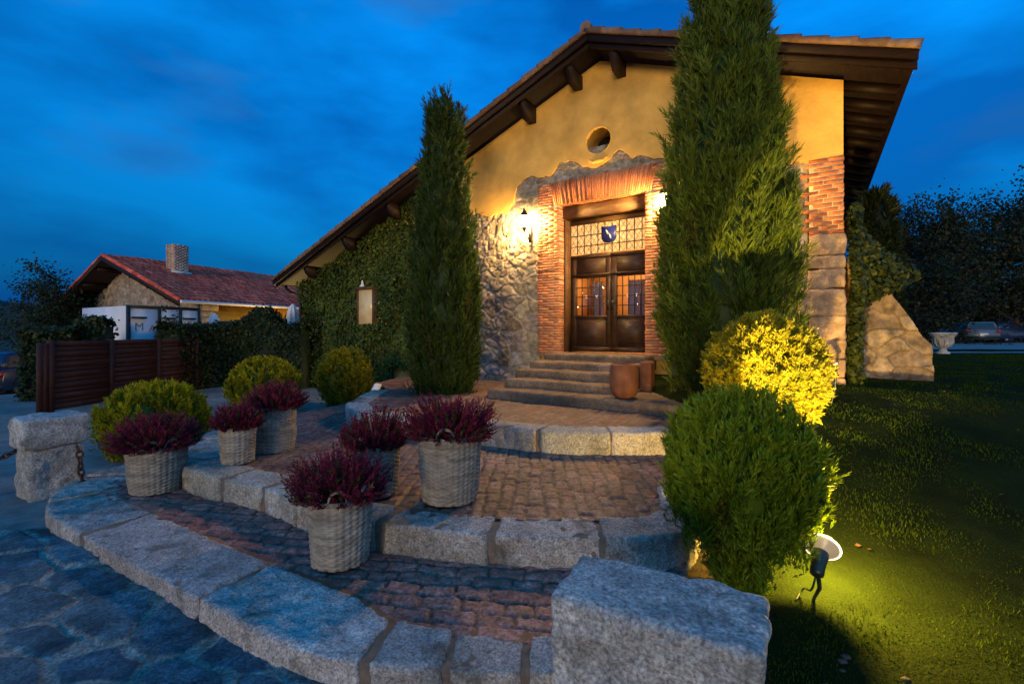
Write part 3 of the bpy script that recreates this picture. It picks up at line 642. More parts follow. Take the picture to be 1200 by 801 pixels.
xx = x + SW1 + .02 + .02 * fbm(p3(zq * 3, x * 0), 2, 7)
Vf = p3(xx, yb, zq); Vb = p3(xx, 2.5, zq); n = len(Vf); Fq = grid_faces(n1, n2); idx = np.arange(n).reshape(n1, n2)
rimi = np.concatenate([idx[:, -1], idx[-1, ::-1]]); rf = np.array([[rimi[i], rimi[i + 1], rimi[i + 1] + n, rimi[i] + n] for i in range(len(rimi) - 1)])
link('buttress', mesh_from('buttress', np.concatenate([Vf, Vb]), [Fq, Fq[:, ::-1] + n, rf], M['rubble'], True, np.concatenate([C, C])), H)
# roof: board deck, barge boards, tiles
y0, y1 = -OV, DEP
deck = MB()
for (sa, za, sb, zb) in ((SA, ZA, SR, rtop(SR)), (SA, ZA, SL, rtop(SL))):
    t0, t1 = .12, .20
    V = [(s, y, z - t) for t in (t1, t0) for (s, z) in ((sa, za), (sb, zb)) for y in (y0 + .02, y1)]
    deck.add(V, np.array([[0, 1, 3, 2], [4, 6, 7, 5], [0, 2, 6, 4], [1, 5, 7, 3], [0, 4, 5, 1], [2, 3, 7, 6]]))
deck.build('roof_deck', M['wood'], H)
bar = MB()
for (sb) in (SR, SL):
    zb = rtop(sb)
    for (ta, tb, yo, th) in ((.10, .25, 0, .045), (.2, .34, .09, .05)):
        V = [(s, y, z - t) for t in (tb, ta) for (s, z) in ((SA, ZA), (sb, zb)) for y in (y0 + yo, y0 + yo + th)]
        bar.add(V, np.array([[0, 1, 3, 2], [4, 6, 7, 5], [0, 2, 6, 4], [1, 5, 7, 3], [0, 4, 5, 1], [2, 3, 7, 6]]))
bar.build('barge_board', M['wood'], H)
def tiles(parent, sa, za, sb, zb, y0, y1, pitch=.21, course=.38, mat='tile', c1=(.14, .075, .05), c2=(.24, .16, .12), seed=0, lift=.0, nsub=8, ncs=4):
    L = math.hypot(sb - sa, zb - za); nc = int(round(L / course)); ny = int(round((y1 - y0) / pitch)) * nsub + 1
    t = []; 
    for k in range(nc): t += [k + i / ncs + 1e-4 for i in range(ncs)] + [k + .999]
    t = np.array(t) / nc; ysv = np.linspace(y0, y1, ny); T, Yv = np.meshgrid(t, ysv, indexing='ij'); tt, yv = T.ravel(), Yv.ravel()
    ph = (yv - y0) / (y1 - y0) * round((y1 - y0) / pitch); fr = tt * nc - np.floor(tt * nc); col_i = np.floor(ph).astype(np.int64); row_i = np.floor(tt * nc).astype(np.int64)
    rnd = _h(col_i, row_i, col_i * 0, seed + 3)
    h = .065 * np.sqrt(np.clip(1 - (2 * (ph - np.floor(ph)) - 1) ** 2, 0, 1)) + .035 * fr + .014 * (rnd - .5) - .06 + .02 * fbm(p3(yv * .8, tt * L * .8), 2, seed)
    sx = sa + (sb - sa) * tt; zx = za + (zb - za) * tt; nx, nz = -(zb - za) / L, (sb - sa) / L
    if nz < 0: nx, nz = -nx, -nz
    V = p3(sx + nx * h, yv, zx + nz * h + lift); C = mixc(c1, c2, rnd) * (.75 + .5 * _h(col_i, row_i, col_i * 0, seed + 8))[:, None]
    n = len(V); Fq = grid_faces(len(t), ny); low = V - np.array([nx, 0, nz]) * .05; low[:, 0] = sx - nx * .11; low[:, 2] = zx - nz * .11 + lift
    idx = np.arange(n).reshape(len(t), ny); rim = np.concatenate([idx[0, :], idx[:, -1], idx[-1, ::-1], idx[::-1, 0]])
    rf = np.array([[rim[i], rim[i + 1], rim[i + 1] + n, rim[i] + n] for i in range(len(rim) - 1)])
    Vall = np.concatenate([V, low]); return link('roof_tiles', mesh_from('roof_tiles', Vall, [Fq, rf, Fq[:, ::-1] + n], M[mat], False, np.concatenate([C, C])), parent)
tiles(H, SA, ZA, SR + .05, rtop(SR + .05), -OV - .06, DEP, seed=1); tiles(H, SA, ZA, SL - .05, rtop(SL - .05), -OV - .06, DEP, seed=2)
mb = MB()
for k in range(40):
    yv = -OV - .05 + k * .38; P = [(SA, yv, ZA - .02), (SA, yv + .2, ZA - .01), (SA, yv + .42, ZA + .01)]; mb.tube(P, [.115, .105, .09], 10, np.array((.28, .17, .12)) * random.uniform(.8, 1.2))
mb.build('ridge_tiles', M['tile'], H)
# purlin ends and rafter tails
for s in (-8.4, -6.6, -4.8, -2.75, -.66, .45, 1.38, 3.95):
    mb = MB(); zt = rtop(s) - .36; mb.prism([(-.52, zt - .04), (-.47, zt - .13), (-.36, zt - .24), (.09, zt - .26), (.09, zt + .10 if abs(s - SA) > .6 else zt + .02), (-.56, zt + .10 if abs(s - SA) > .6 else zt + .02)], s - .085, s + .085, 'x'); mb.build('purlin', M['wood'], H)
for k in range(22):
    yv = .25 + k * .62; mb = MB(); a = (SW1 - .02, rtop(SW1 - .02) - .27); b = (SR - .1, rtop(SR - .1) - .27)
    mb.beam((a[0], yv, a[1]), (b[0], yv, b[1]), .12, .13); mb.build('rafter_tail', M['wood'], H)
# eaves gutter and downpipe at the left corner
mb = MB(); zg = rtop(SL) - .16; mb.tube([(SL - .06, -OV + .05, zg), (SL - .06, DEP, zg)], .07, 10); mb.tube([(SL - .06, -.25, zg - .03), (SL - .06, -.25, zg - .14), (SL + .2, -.22, zg - .30), (SW0 - .06, -.18, zg - .38), (SW0 - .06, -.18, .1)], .045, 10); mb.build('gutter', M['iron'], H, smooth=True)
# round window
mb = MB(); th = np.arange(40) * 2 * np.pi / 40
ringp = lambda r, yv: np.stack([.877 + r * np.cos(th), np.full(40, yv), 5.645 + r * np.sin(th)], 1)
V = np.concatenate([ringp(.284, -.040), ringp(.282, -.050), ringp(.268, -.050), ringp(.262, .02), ringp(.245, .5)])
rw = link('round_window', mesh_from('round_window', V, [np.array([[i * 40 + k, i * 40 + (k + 1) % 40, (i + 1) * 40 + (k + 1) % 40, (i + 1) * 40 + k] for i in range(4) for k in range(40)])], M['plaster'], True), H)
mb = MB(); mb.box(.62, 1.13, .47, .49, 5.38, 5.9); mb.build('pane', M['iron'], rw)
mb = MB(); mb.prism([(.70, 5.27), (.7, 5.2), (.78, 5.17), (.97, 5.17), (1.05, 5.2), (1.1, 5.27), (.97, 5.235), (.78, 5.235)], -.10, -.04); mb.build('sill', M['plaster'], rw)
# timber lintel, jambs
mb = MB(); mb.box(-.015, 1.86, .10, .33, 4.18, 4.42, j=.006); mb.build('lintel', M['jamb'], H)
mb = MB(); mb.box(.002, .05, .16, .52, 1.3, 4.17); mb.box(1.80, 1.843, .16, .52, 1.3, 4.17); mb.box(.05, 1.80, .36, .5, 4.075, 4.17); mb.build('door_frame', M['jamb'], H)
# leaded transom
tw = MB(); tw.box(.05, 1.80, .42, .435, 3.43, 4.07); tw = tw.build('transom_window', M['transom'], H)
mb = MB()
for i in range(12): sx_ = .05 + 1.75 * i / 11; mb.box(sx_ - .008, sx_ + .008, .395, .412, 3.43, 4.07)
for zt in (3.60, 3.83): mb.box(.05, 1.80, .390, .408, zt - .008, zt + .008)
for i in range(-6, 22):
    for sg in (1, -1):
        a = .05 + i * .12; P = [(a, 3.43), (a + sg * .42, 4.07)]
        q0 = min(1, max(0, (.06 - P[0][0]) / (P[1][0] - P[0][0]))) if P[1][0] != P[0][0] else 0
        ts = [t for t in np.linspace(0, 1, 30) if .055 < P[0][0] + (P[1][0] - P[0][0]) * t < 1.795]
        if len(ts) > 3:
            pa, pb = [(P[0][0] + (P[1][0] - P[0][0]) * t, .412, P[0][1] + (P[1][1] - P[0][1]) * t) for t in (ts[0], ts[-1])]; mb.beam(pa, pb, .006, .006, up=(0, 1, 0))
mb.build('lead_grille', M['iron'], tw)
shp = [(.785, 3.97), (.9, 3.955), (1.0, 3.955), (1.115, 3.97), (1.11, 3.70), (1.06, 3.635), (.95, 3.61), (.84, 3.635), (.79, 3.70)]
sh = MB(); sh.prism(shp, .345, .375); sh = sh.build('shield', M['blue'], tw)
mb = MB(); mb.prism([(.88, 3.88), (.90, 3.895), (.935, 3.84), (.945, 3.795), (.925, 3.79), (.90, 3.83)], .338, .343); mb.prism([(.955, 3.81), (.975, 3.80), (1.005, 3.745), (1.01, 3.69), (.99, 3.70), (.965, 3.76)], .338, .343); mb.build('emblem', M['white'], sh)
# door leaves
for (a, b) in ((.055, .965), (.975, 1.795)):
    L = MB(); y0_, y1_ = .40, .455; pa, pb = a + .13, b - .10 if a < .5 else b - .05; z0, zb0, zb1, z1 = 1.315, 2.09, 2.90, 3.40
    L.box(a, pa, y0_, y1_, z0, z1); L.box(pb, b, y0_, y1_, z0, z1); L.box(pa, pb, y0_ + .002, y1_, z0, zb0); L.box(pa, pb, y0_ + .002, y1_, zb1, z1)
    L.box(pa + .04, pb - .04, y0_ - .014, y0_ + .001, z0 + .14, zb0 - .10); L.box(pa - .03, pb + .03, y0_ - .02, y0_ + .001, zb0 - .05, zb0 + .0); L.box(a, b, y0_ - .022, y0_ - .001, z1 - .06, z1); L.box(a, b, y0_ - .02, y0_ - .001, zb1 + .05, zb1 + .09); L.box(a + .003, b - .003, y0_ - .02, y0_ - .001, z0, z0 + .1)
    L = L.build('door', M['doorwood'], H)
    mb = MB(); mb.box(pa, pb, y0_ + .03, y0_ + .036, zb0, zb1); mb.build('pane', M['glass'], L)
    mb = MB()
    for i in range(1, 5): q = pa + (pb - pa) * i / 5; mb.box(q - .009, q + .009, y0_ - .004, y0_ + .014, zb0, zb1)
    for i in range(1, 4): q = zb0 + (zb1 - zb0) * i / 4; mb.box(pa, pb, y0_ - .008, y0_ + .010, q - .008, q + .008)
    mb.build('window_grille', M['iron'], L)
    mb = MB(); hx = b - .045 if a < .5 else a + .045; mb.box(hx - .02, hx + .02, y0_ - .028, y0_ - .001, 2.2, 2.42); mb.tube([(hx, y0_ - .02, 2.33), (hx, y0_ - .07, 2.33), (hx - .09 if a < .5 else hx + .09, y0_ - .075, 2.33)], .011); mb.build('handle', M['iron'], L)
# room behind the door
mb = MB(); mb.box(-.4, 2.3, 2.6, 2.65, 1.25, 4.0); mb.box(-.45, -.4, .57, 2.6, 1.25, 4.0); mb.box(2.3, 2.35, .57, 2.6, 1.25, 4.0); mb.box(-.45, 2.35, .56, 2.65, 1.2, 1.25); mb.box(-.45, 2.35, .56, 2.65, 4.0, 4.05); mb.build('hall_room', M['innerwall'], H)
for a, b in ((.38, .62), (1.2, 1.95)):
    n = 40; q = np.linspace(0, 1, n); xx = a + (b - a) * q; yy = .9 + .03 * np.sin(q * (b - a) * 55); V = np.concatenate([p3(xx, yy, 1.3), p3(xx, yy, 2.86)])
    link('curtain', mesh_from('curtain', V, [np.array([[i, i + 1, n + i + 1, n + i] for i in range(n - 1)])], M['curtain'], True), H)
ld = bpy.data.lights.new('hall_lamp', 'POINT'); ld.energy = 150; ld.color = (1, .55, .2); ld.shadow_soft_size = .15
lo = bpy.data.objects.new('hall_lamp', ld); S.collection.objects.link(lo); q = hw(.9, 1.2); lo.location = (q[0], q[1], 3.75)
# window in the ivy
wn_ = MB(); wn_.box(wl0, wl1, .02, .04, wz0, wz1); wn_ = wn_.build('window', M['curtainlit'], H)
mb = MB(); mb.box(wl0 - .04, wl0, -.03, .3, wz0, wz1); mb.box(wl1, wl1 + .05, -.06, .3, wz0, wz1); mb.box(wl0 - .05, wl1 + .05, -.06, .3, wz0 - .06, wz0); mb.box(wl0 - .05, wl1 + .05, -.08, .3, wz1, wz1 + .06); mb.build('frame', M['jamb'], wn_)
mb = MB(); cx = (wl0 + wl1) / 2; mb.lathe([(.10, 0), (.06, .04), (.03, .10), (.035, .14), (.012, .19)], 12, at=(cx, -.12, wz1 + .07)); mb.build('finial', M['white'], wn_)

# door steps
ST = thing('stone_steps', (F0[0], F0[1], 0), 'flight of five weathered stone steps below the wooden door', 'steps', rz=-TH)
for k, (d, zt, sa, sb) in enumerate([(2.42, .745, -.2, 3.55), (1.95, .885, -.14, 1.98), (1.5, 1.025, -.2, 1.96), (1.05, 1.165, -.16, 1.98), (.6, 1.302, -.10, 2.02)]):
    Wd = d + .02 if k < 4 else d + .36; P, Fq = rblock((sb - sa, Wd, .30), .05, .03, .008, 7, 300 + k, .012); P[:, 0] += (sa + sb) / 2; P[:, 1] += -d + Wd / 2; P[:, 2] += zt - .30
    if k == 4: pass
    c = np.array((.19, .135, .095)) * [.85, 1, .95, 1.05, 1][k]; link('step', mesh_from('step', P, [Fq], M['granite'], True, np.repeat(c[None], len(P), 0)), ST)

# wall lanterns
def lantern(s, z, label):
    q = hw(s, -.075); t = thing('wall_lantern', (q[0], q[1], z), label, 'lamp', 'lanterns flanking the door', rz=-TH)
    g = MB(); g.lathe([(.055, -.13), (.085, .0), (.105, .1)], 6, at=(0, -.25, 0)); g.build('glass', M['lampglass'], t)
    c = MB(); c.lathe([(.125, .10), (.12, .125), (.075, .17), (.06, .19), (.03, .22), (.022, .25), (.03, .265), (.012, .30), (.002, .33)], 12, at=(0, -.25, 0)); c.build('cap', M['iron'], t, smooth=False)
    f = MB()
    for k in range(6):
        a = k * math.pi / 3; f.tube([(.058 * math.cos(a), -.25 + .058 * math.sin(a), -.13), (.109 * math.cos(a), -.25 + .109 * math.sin(a), .1)], .006, 5)
    f.lathe([(.02, -.22), (.045, -.17), (.062, -.14), (.062, -.128)], 10, at=(0, -.25, 0)); f.build('cage', M['iron'], t)
    b = MB(); b.box(-.035, .035, -.018, 0, -.42, -.02); tt = np.linspace(0, 1, 14)
    b.tube(np.stack([0 * tt, -.01 - .24 * tt, -.36 + .14 * tt ** 2], 1), .013, 6); b.tube(np.stack([.0 * tt, -.11 + .09 * np.cos(tt * 5.5), -.30 + .075 * np.sin(tt * 5.5 + .6)], 1), .009, 6); b.tube([(0, -.25, -.24), (0, -.25, -.2)], .012, 6); b.build('bracket', M['iron'], t)
    return t
lantern(-.72, 4.14, 'glowing wall lantern on the rubble stone left of the door')
lantern(2.27, 4.13, 'glowing wall lantern on brick half hidden by the big cypress')

# terracotta pots
q = hw(2.16, -2.12); mb = MB(); mb.lathe([(.10, 0), (.16, .03), (.205, .12), (.22, .24), (.215, .38), (.20, .48), (.205, .50), (.19, .51), (.175, .5), (.18, .40), (.17, .2)], 28); mb.build('clay_jar', M['terra'], None, (q[0], q[1], .745), smooth=True, label='rounded terracotta jar standing on the bottom door step', cat='pot')
q = hw(2.22, -1.15); mb = MB(); mb.prism([(-.13, -.13), (.13, -.13), (.13, .13), (-.13, .13)], 0, .46, 'z'); P, Fq = rblock((.19, .24, .5), .03, .03, .004, 8, 3, .004); mb = MB(); mb.add(P, Fq); mb.build('clay_planter', M['terra'], None, (q[0], q[1], .745), -TH, True, label='square orange terracotta planter behind the rounded jar', cat='planter')

# ------------------------------------------------------------------ ivy
def ivy(name, pts_fn, n, size, label, seed, stems=None, dk=1):
    rng = np.random.RandomState(seed); P, N = pts_fn(rng, n); tn = np.clip(.5 + .5 * fbm(P * 1.5, 3, seed) + .2 * rng.normal(size=len(P)), 0, 1)
    col = mixc((.035, .065, .008), (.11, .145, .020), tn) * dk; V, Fq, C = leaves(P, N, size, col, seed, .55)
    t = thing(name, (F0[0], F0[1], 0), label, 'ivy', rz=-TH); mb = MB(); mb.add(V, Fq, C); mb.build('foliage', M['leaf'], t)
    if stems:
        s = MB()
        for P in stems: s.tube(smooth_path(P, 12), np.linspace(.045, .015, 12), 6)
        s.build('stem', M['bark'], t)
    return t
def ivy_front(rng, n):
    s = rng.uniform(SW0 - .12, -2.6, n * 2); z = rng.uniform(.05, 6, n * 2)
    top = np.array([rtop(a) for a in s]) - TK + .02 - .16 * np.abs(fbm(p3(s * 2, 0 * s), 3, 3)); right = -3.3 + .8 * fbm(p3(z * 1.2, 0 * z, 3), 3, 6) + .55 * ss((z - 3.9) / .8)
    bot = .05 + .5 * ss((s + 5.6) / .6) + .2 * fbm(p3(s * 3, 0 * s), 2, 8)
    ok = (z < top) & (s < right) & (z > bot) & ~((s > wl0 - .03) & (s < wl1 + .22) & (z > wz0 - .0) & (z < wz1 + .06))
    s, z = s[ok][:n], z[ok][:n]; y = .08 - (.12 + .16 * np.clip(.5 + .7 * fbm(p3(s * 1.6, z * 1.6), 3, 12), 0, 1)) * rng.uniform(.5, 1.1, len(s)); ed = ss((SW0 + .35 - s) / .5); y = y - .1 * ed
    return p3(s, y, z), np.repeat(np.array([[0, -1, .45]]), len(s), 0)
ivy('ivy', ivy_front, 26000, .085, 'thick dark ivy covering the left half of the facade', 21, [[(-5.6, .02, -.1), (-5.5, -.04, .8), (-5.7, .0, 1.8), (-5.4, .0, 3)], [(-6.9, .02, -.1), (-7.0, -.04, 1.0), (-6.8, .0, 3)], [(-5.3, .02, -.1), (-5.1, -.03, .9), (-4.6, .0, 2.2)]])
def ivy_edge(rng, n):                                # ivy round the left corner
    y = rng.uniform(-.1, 3.5, n); z = rng.uniform(0, rtop(SW0) - TK, n); return p3(SW0 - .05 - .25 * rng.rand(n), y, z), np.repeat(np.array([[-1, 0, .4]]), n, 0)
ivy('ivy', ivy_edge, 4000, .09, 'ivy on the corner of the house behind the dark downpipe', 22)
def ivy_side(rng, n):
    y = rng.uniform(-.02, 1.35, n * 3); z = rng.uniform(.7, 3.75, n * 3); out = (.20 + .75 * ss((z - 2.0) / .8) * ss((3.65 - z) / .9) * ss((y - .1) / 1.0)) * (1 + .3 * fbm(p3(y * 2, z * 2), 3, 2))
    s = SW1 + .04 + out * rng.uniform(.3, 1.0, n * 3); ok = fbm(p3(s * 2.5, z * 2.5, y), 2, 5) > -.35; ok &= (z > 1.7 + .0 * z) | (s < SW1 + .42)
    return p3(s, y, z)[ok][:n], np.repeat(np.array([[.5, -.8, .4]]), ok.sum(), 0)[:n]
ivy('climbing_shrub', ivy_side, 6500, .085, 'leafy climber spilling over the pale stone buttress', 23, [[(SW1 + .15, .3, .7), (SW1 + .25, .4, 1.6), (SW1 + .35, .6, 2.8)]], dk=.45)

# ------------------------------------------------------------------ cypresses and shrubs
G1, G2 = (.018, .040, .008), (.050, .085, .014)
prof = [(.2, .18), (.62, .45), (.86, .95), (.91, 1.5), (.86, 2.4), (.76, 3.4), (.60, 4.6), (.45, 5.7), (.33, 6.6), (.2, 7.6), (.03, 8.5)]
shrub('cypress_tree', (3.08, 6.72, .72), prof, 34000, 9, .22, .0115, (.022, .052, .006), (.115, .165, .015), 'huge broad cypress right of the door rising past the roof', 'cypress', 11, CL11, mixd=(.55, 1.5, .22), rough=.12, spread=.26, fr=4, inner=.2, trunk=(.14, 2.0), k=.82)
prof = [(.45, .05), (.63, .5), (.65, 1.2), (.59, 2.4), (.47, 3.6), (.38, 4.6), (.33, 5.25), (.31, 5.52), (.26, 5.56), (.05, 5.58)]
shrub('cypress_tree', (-1.30, 9.0, .55), prof, 19000, 9, .20, .012, (.018, .042, .008), (.055, .095, .014), 'slim columnar cypress with a flat top left of the lit doorway', 'cypress', 12, CL12, mixd=(.5, 1.5, .24), rough=.12, spread=.28, fr=4, inner=.2, trunk=(.1, 1.0), k=.84)
prof = [(.14, 0), (.15, .25), (.165, .42), (.24, .50), (.39, .58), (.45, .68), (.465, .82), (.44, .97), (.375, 1.09), (.275, 1.19), (.15, 1.26), (.02, 1.30)]
shrub('thuja_shrub', (1.50, 3.05, .02), prof, 24000, 9, .075, .0065, (.055, .12, .004), (.23, .32, .016), 'nearest mushroom shaped green thuja beside the ground spotlight', 'shrub', 13, CL13, mixd=(.34, 1.0, .20), rough=.05, spread=.22, fr=5, inner=.14, trunk=(.07, .3), k=.76, flute=.14)
prof = [(.26, .02), (.36, .2), (.48, .45), (.57, .7), (.59, .85), (.53, 1.03), (.42, 1.19), (.25, 1.31), (.05, 1.40)]
shrub('thuja_shrub', (2.74, 5.05, .52), prof, 36000, 8, .065, .0085, (.11, .13, .008), (.36, .33, .016), 'golden thuja lit bright yellow behind the nearest shrub', 'shrub', 14, CL14, mixd=(.9, .75, .3), rough=.09, spread=.5, fr=5, inner=.14, trunk=(.07, .3), k=.88)
Y1, Y2 = (.06, .10, .005), (.50, .42, .008)
def ball(r, h): return [(r * .45, 0), (r * .8, h * .16), (r * .98, h * .36), (r, h * .5), (r * .93, h * .68), (r * .72, h * .85), (r * .42, h * .96), (.03, h)]
shrub('thuja_shrub', (-5.10, 6.65, -.02), ball(.66, 1.0), 13000, 8, .09, .011, Y1, Y2, 'round yellow green thuja behind the leftmost heather basket', 'shrub', 15, CL15, mixd=(.5, 1.1, .25), rough=.10, spread=.28, fr=5, inner=.2)
shrub('thuja_shrub', (-5.32, 10.0, 0), ball(.70, 1.13), 10000, 8, .11, .013, Y1, Y2, 'round yellow green thuja in the middle of the three by the yard', 'shrub', 16, CL16, mixd=(.5, 1.1, .25), rough=.10, spread=.28, fr=5, inner=.2)
shrub('thuja_shrub', (-3.78, 10.6, .0), ball(.56, 1.30), 8000, 8, .11, .013, (.05, .085, .006), (.27, .25, .008), 'round thuja below the curtained window in the ivy', 'shrub', 17, CL17, mixd=(.5, 1.1, .25), rough=.10, spread=.28, fr=5, inner=.2)
# dark conifer by the side wall
q = hw(SW1 + .75, 3.6); prof = [(.3, .1), (.36, 1), (.34, 2.3), (.30, 3.0), (.26, 3.4), (.2, 3.7), (.05, 3.85)]
shrub('conifer_tree', (q[0], q[1], .85), prof, 4000, 8, .3, .03, (.010, .02, .006), (.025, .04, .01), 'dark upright conifer under the right hand eave', 'conifer', 18, CL18, mixd=(.6, 1.4, .35), rough=.12, spread=.35, fr=4, inner=.2, trunk=(.09, 1.0))

# hedges
def hedge(path, width, z0, z1, n, label, seed, size=.09, bump=0):
    rng = np.random.RandomState(seed); Pth = smooth_path(path, 60); T = norm(np.gradient(Pth, axis=0)); Nn = np.stack([-T[:, 1], T[:, 0]], 1); i = rng.randint(0, 60, n); o = rng.uniform(-1, 1, n); face = rng.rand(n)
    z = np.where(face < .3, z1, rng.uniform(z0, z1, n)); o = np.where(face < .3, o, np.sign(o)); jit = rng.uniform(-.5, .5, n)
    xy = Pth[i] + Nn[i] * (o * width / 2)[:, None] + T[i] * (jit * np.linalg.norm(Pth[1] - Pth[0]))[:, None]
    z = z + (.10 * fbm(p3(xy[:, 0] * 1.5, xy[:, 1] * 1.5), 3, seed)) * (z - z0) / (z1 - z0) + (bump(xy) if bump else 0) * (z - z0) / (z1 - z0)
    endm = rng.rand(n) < .12; e = rng.rand(n) < .5; xy[endm] = np.where(e[endm][:, None], Pth[0], Pth[-1]) + Nn[0] * (rng.uniform(-.5, .5, endm.sum()) * width)[:, None]
    P = np.concatenate([xy, z[:, None]], 1) + rng.normal(size=(n, 3)) * .05; Nv = np.concatenate([Nn[i] * o[:, None], np.where(face < .3, 1.2, .3)[:, None]], 1)
    col = mixc((.014, .026, .007), (.035, .052, .012), rng.rand(n)); V, Fq, C = leaves(P, Nv, size, col, seed, .7)
    c0 = np.array([Pth[30, 0], Pth[30, 1], z0]); t = thing('hedge', tuple(c0), label, 'hedge'); mb = MB(); mb.add(V - c0, Fq, C)
    A, B = Pth + Nn * width * .42, Pth - Nn * width * .42; zt = z1 - .1 + (bump(Pth) if bump else 0) + 0 * A[:, 0]
    Vc = np.concatenate([p3(A[:, 0], A[:, 1], z0), p3(A[:, 0], A[:, 1], zt), p3(B[:, 0], B[:, 1], zt), p3(B[:, 0], B[:, 1], z0)]) - c0
    Fc = [[j * 60 + k, j * 60 + k + 1, (j + 1) * 60 + k + 1, (j + 1) * 60 + k] for j in range(3) for k in range(59)]; mb.add(Vc, [np.array(Fc), np.array([[0, 60, 120, 180], [59, 239, 179, 119]])], (.018, .03, .008)); mb.build('foliage', M['leaf'], t); return t
hedge([(-12.35, 11.9), (-12.0, 12.05), (-11.6, 12.3)], .8, -.1, 1.78, 4000, 'clipped green hedge left of the wooden fence by the parked car', 31)
bmp = lambda xy: .55 * np.exp(-((xy[:, 0] + 8.0) / .55) ** 2)
hedge([(-9.95, 13.5), (-9.7, 14.6), (-8.8, 15.0), (-7.4, 14.9), (-6.3, 14.5)], .8, -.1, 1.9, 9000, 'long dark hedge between the wooden fence and the ivy', 32, .1, bmp)
hedge([(-11.75, 12.75), (-11.2, 12.9)], .6, -.1, 1.98, 2500, 'short taller hedge end in front of the white kiosk', 33)

# wooden fence
fa, fb = np.array([-9.83, 9.9]), np.array([-9.5, 14.0]); fd = (fb - fa) / np.linalg.norm(fb - fa); FL = np.linalg.norm(fb - fa); ang = math.atan2(fd[1], fd[0])
FN = thing('wooden_fence', (fa[0], fa[1], 0), 'dark reddish brown board fence panels at the left of the yard', 'fence', rz=ang)
for k in range(4):
    mb = MB(); q = k * FL / 3; mb.box(q - .05, q + .05, -.05, .05, -.2, 1.56, j=.004); mb.build('post', M['fence'], FN)
for k in range(3):
    mb = MB(); a, b = k * FL / 3 + .05, (k + 1) * FL / 3 - .05
    for i in range(13): z = .06 + i * .113; mb.box(a, b, -.014 + (i % 2) * .016, .008 + (i % 2) * .016, z, z + .122, j=.003)
    mb.build('board_panel', M['fence'], FN)
mb = MB(); mb.box(-.26, -.05, -.02, .02, .02, 1.5); 
for i in range(2): mb.box(-.26 + i * .105, -.26 + i * .105 + .1, -.035, -.021, .02, 1.5, j=.003)
e = mb.build('end_panel', M['fence'], FN)

# ------------------------------------------------------------------ farmhouse on the left
fd_, gd = np.array([.387, .922]), np.array([-.922, .387])        # along the ridge, along the gable
FO = np.array([-12.9, 18.4]); FR = math.atan2(fd_[1], fd_[0])     # local x along ridge, local y to the left along the gable
FH = thing('farmhouse', (FO[0], FO[1], 0), 'low farmhouse with red tiled roof and brick chimney beyond the fence', 'house', rz=FR)
RY, RZ, EZ, LY, LZ, LEN = 5.1, 5.05, 3.0, 9.4, 2.62, 17
ov = .35
wallp = [(ov, -.6), (LY - .4, -.6), (LY - .4, LZ - .05), (RY, RZ - .28), (ov, EZ - .16)]
n1, n2 = 130, 70; yv = np.linspace(ov, LY - .4, n1); top = np.interp(yv, [ov, RY, LY - .4], [EZ - .12, RZ - .26, LZ - .02]); A, B = np.meshgrid(np.arange(n1), np.linspace(0, 1, n2), indexing='ij'); y = yv[A.ravel()]; zq = -.5 + (top[A.ravel()] + .5) * B.ravel()
f1, f2, cid = voro(y * 4 + .2 * fbm(p3(y * 2, zq * 2), 2, 3), zq * 6, 95, .9); e = ss((f2 - f1) / .22); C = mixc((.26, .21, .17), (.42, .36, .30), cid) * (.7 + .3 * e)[:, None]
link('gable_wall', mesh_from('gable_wall', np.stack([.75 - .05 * e, y, zq], 1), [grid_faces(n1, n2)[:, ::-1]], M['rubble'], True, C), FH)
mb = MB(); mb.box(.8, LEN, ov, ov + .3, -.6, EZ - .14); mb.box(.8, LEN, LY - .7, LY - .4, -.6, LZ - .05); mb.box(LEN, LEN + .3, ov, LY - .4, -.6, 3); mb.build('wall', M['yellow'], FH)
mb = MB()
for k in range(12):
    P, Fq = rblock((.5 + .25 * (k % 2), .12, .26), .05, .03, .01, 8, 400 + k, .01); P += np.array([.78 + (.25 + .125 * (k % 2)), ov - .02, -.3 + k * .265]); mb.add(P, Fq, np.array((.40, .33, .27)) * random.uniform(.85, 1.1))
mb.build('quoin', M['rubble'], FH, smooth=True)
# roof tiles: local y spans the slope, x runs along the ridge; reuse tiles() via a rotated child frame
RF = bpy.data.objects.new('roof', None); S.collection.objects.link(RF); RF.parent = FH; RF.rotation_euler = (0, 0, R(90)); RF.location = (0, 0, 0)
# in this frame: s = local y (left along gable), "y" = -local x
def ftile(sa, za, sb, zb, seed): return tiles(RF, sa, za, sb, zb, -LEN - .3, .35, .22, .40, 'tile', (.62, .075, .04), (.74, .15, .09), seed, .08, 6, 3)
ftile(RY, RZ, -.12, EZ - .05, 5); ftile(RY, RZ, LY + .25, LZ - .10, 6)
mb = MB()
for (sb, zb) in ((-.1, EZ - .05), (LY + .2, LZ - .1)):
    for (xa, xb, ta, tb) in ((-.30, LEN, .02, .09), (-.33, -.28, .02, .24)):
        V = [(x, s, z - t) for t in (tb, ta) for (s, z) in ((RY, RZ), (sb, zb)) for x in (xa, xb)]; mb.add(V, np.array([[0, 1, 3, 2], [4, 6, 7, 5], [0, 2, 6, 4], [1, 5, 7, 3], [0, 4, 5, 1], [2, 3, 7, 6]]))
mb.build('roof_deck', M['wood'], FH)
for y_ in (.9, 2.1, 3.3, 4.4, 5.7, 6.8, 7.9, 8.8):
    z_ = np.interp(y_, [0, RY, LY], [EZ, RZ, LZ]) - .22; mb = MB(); mb.box(-.2, .75, y_ - .09, y_ + .09, z_ - .12, z_ + .1); mb.build('purlin', M['wood'], FH)
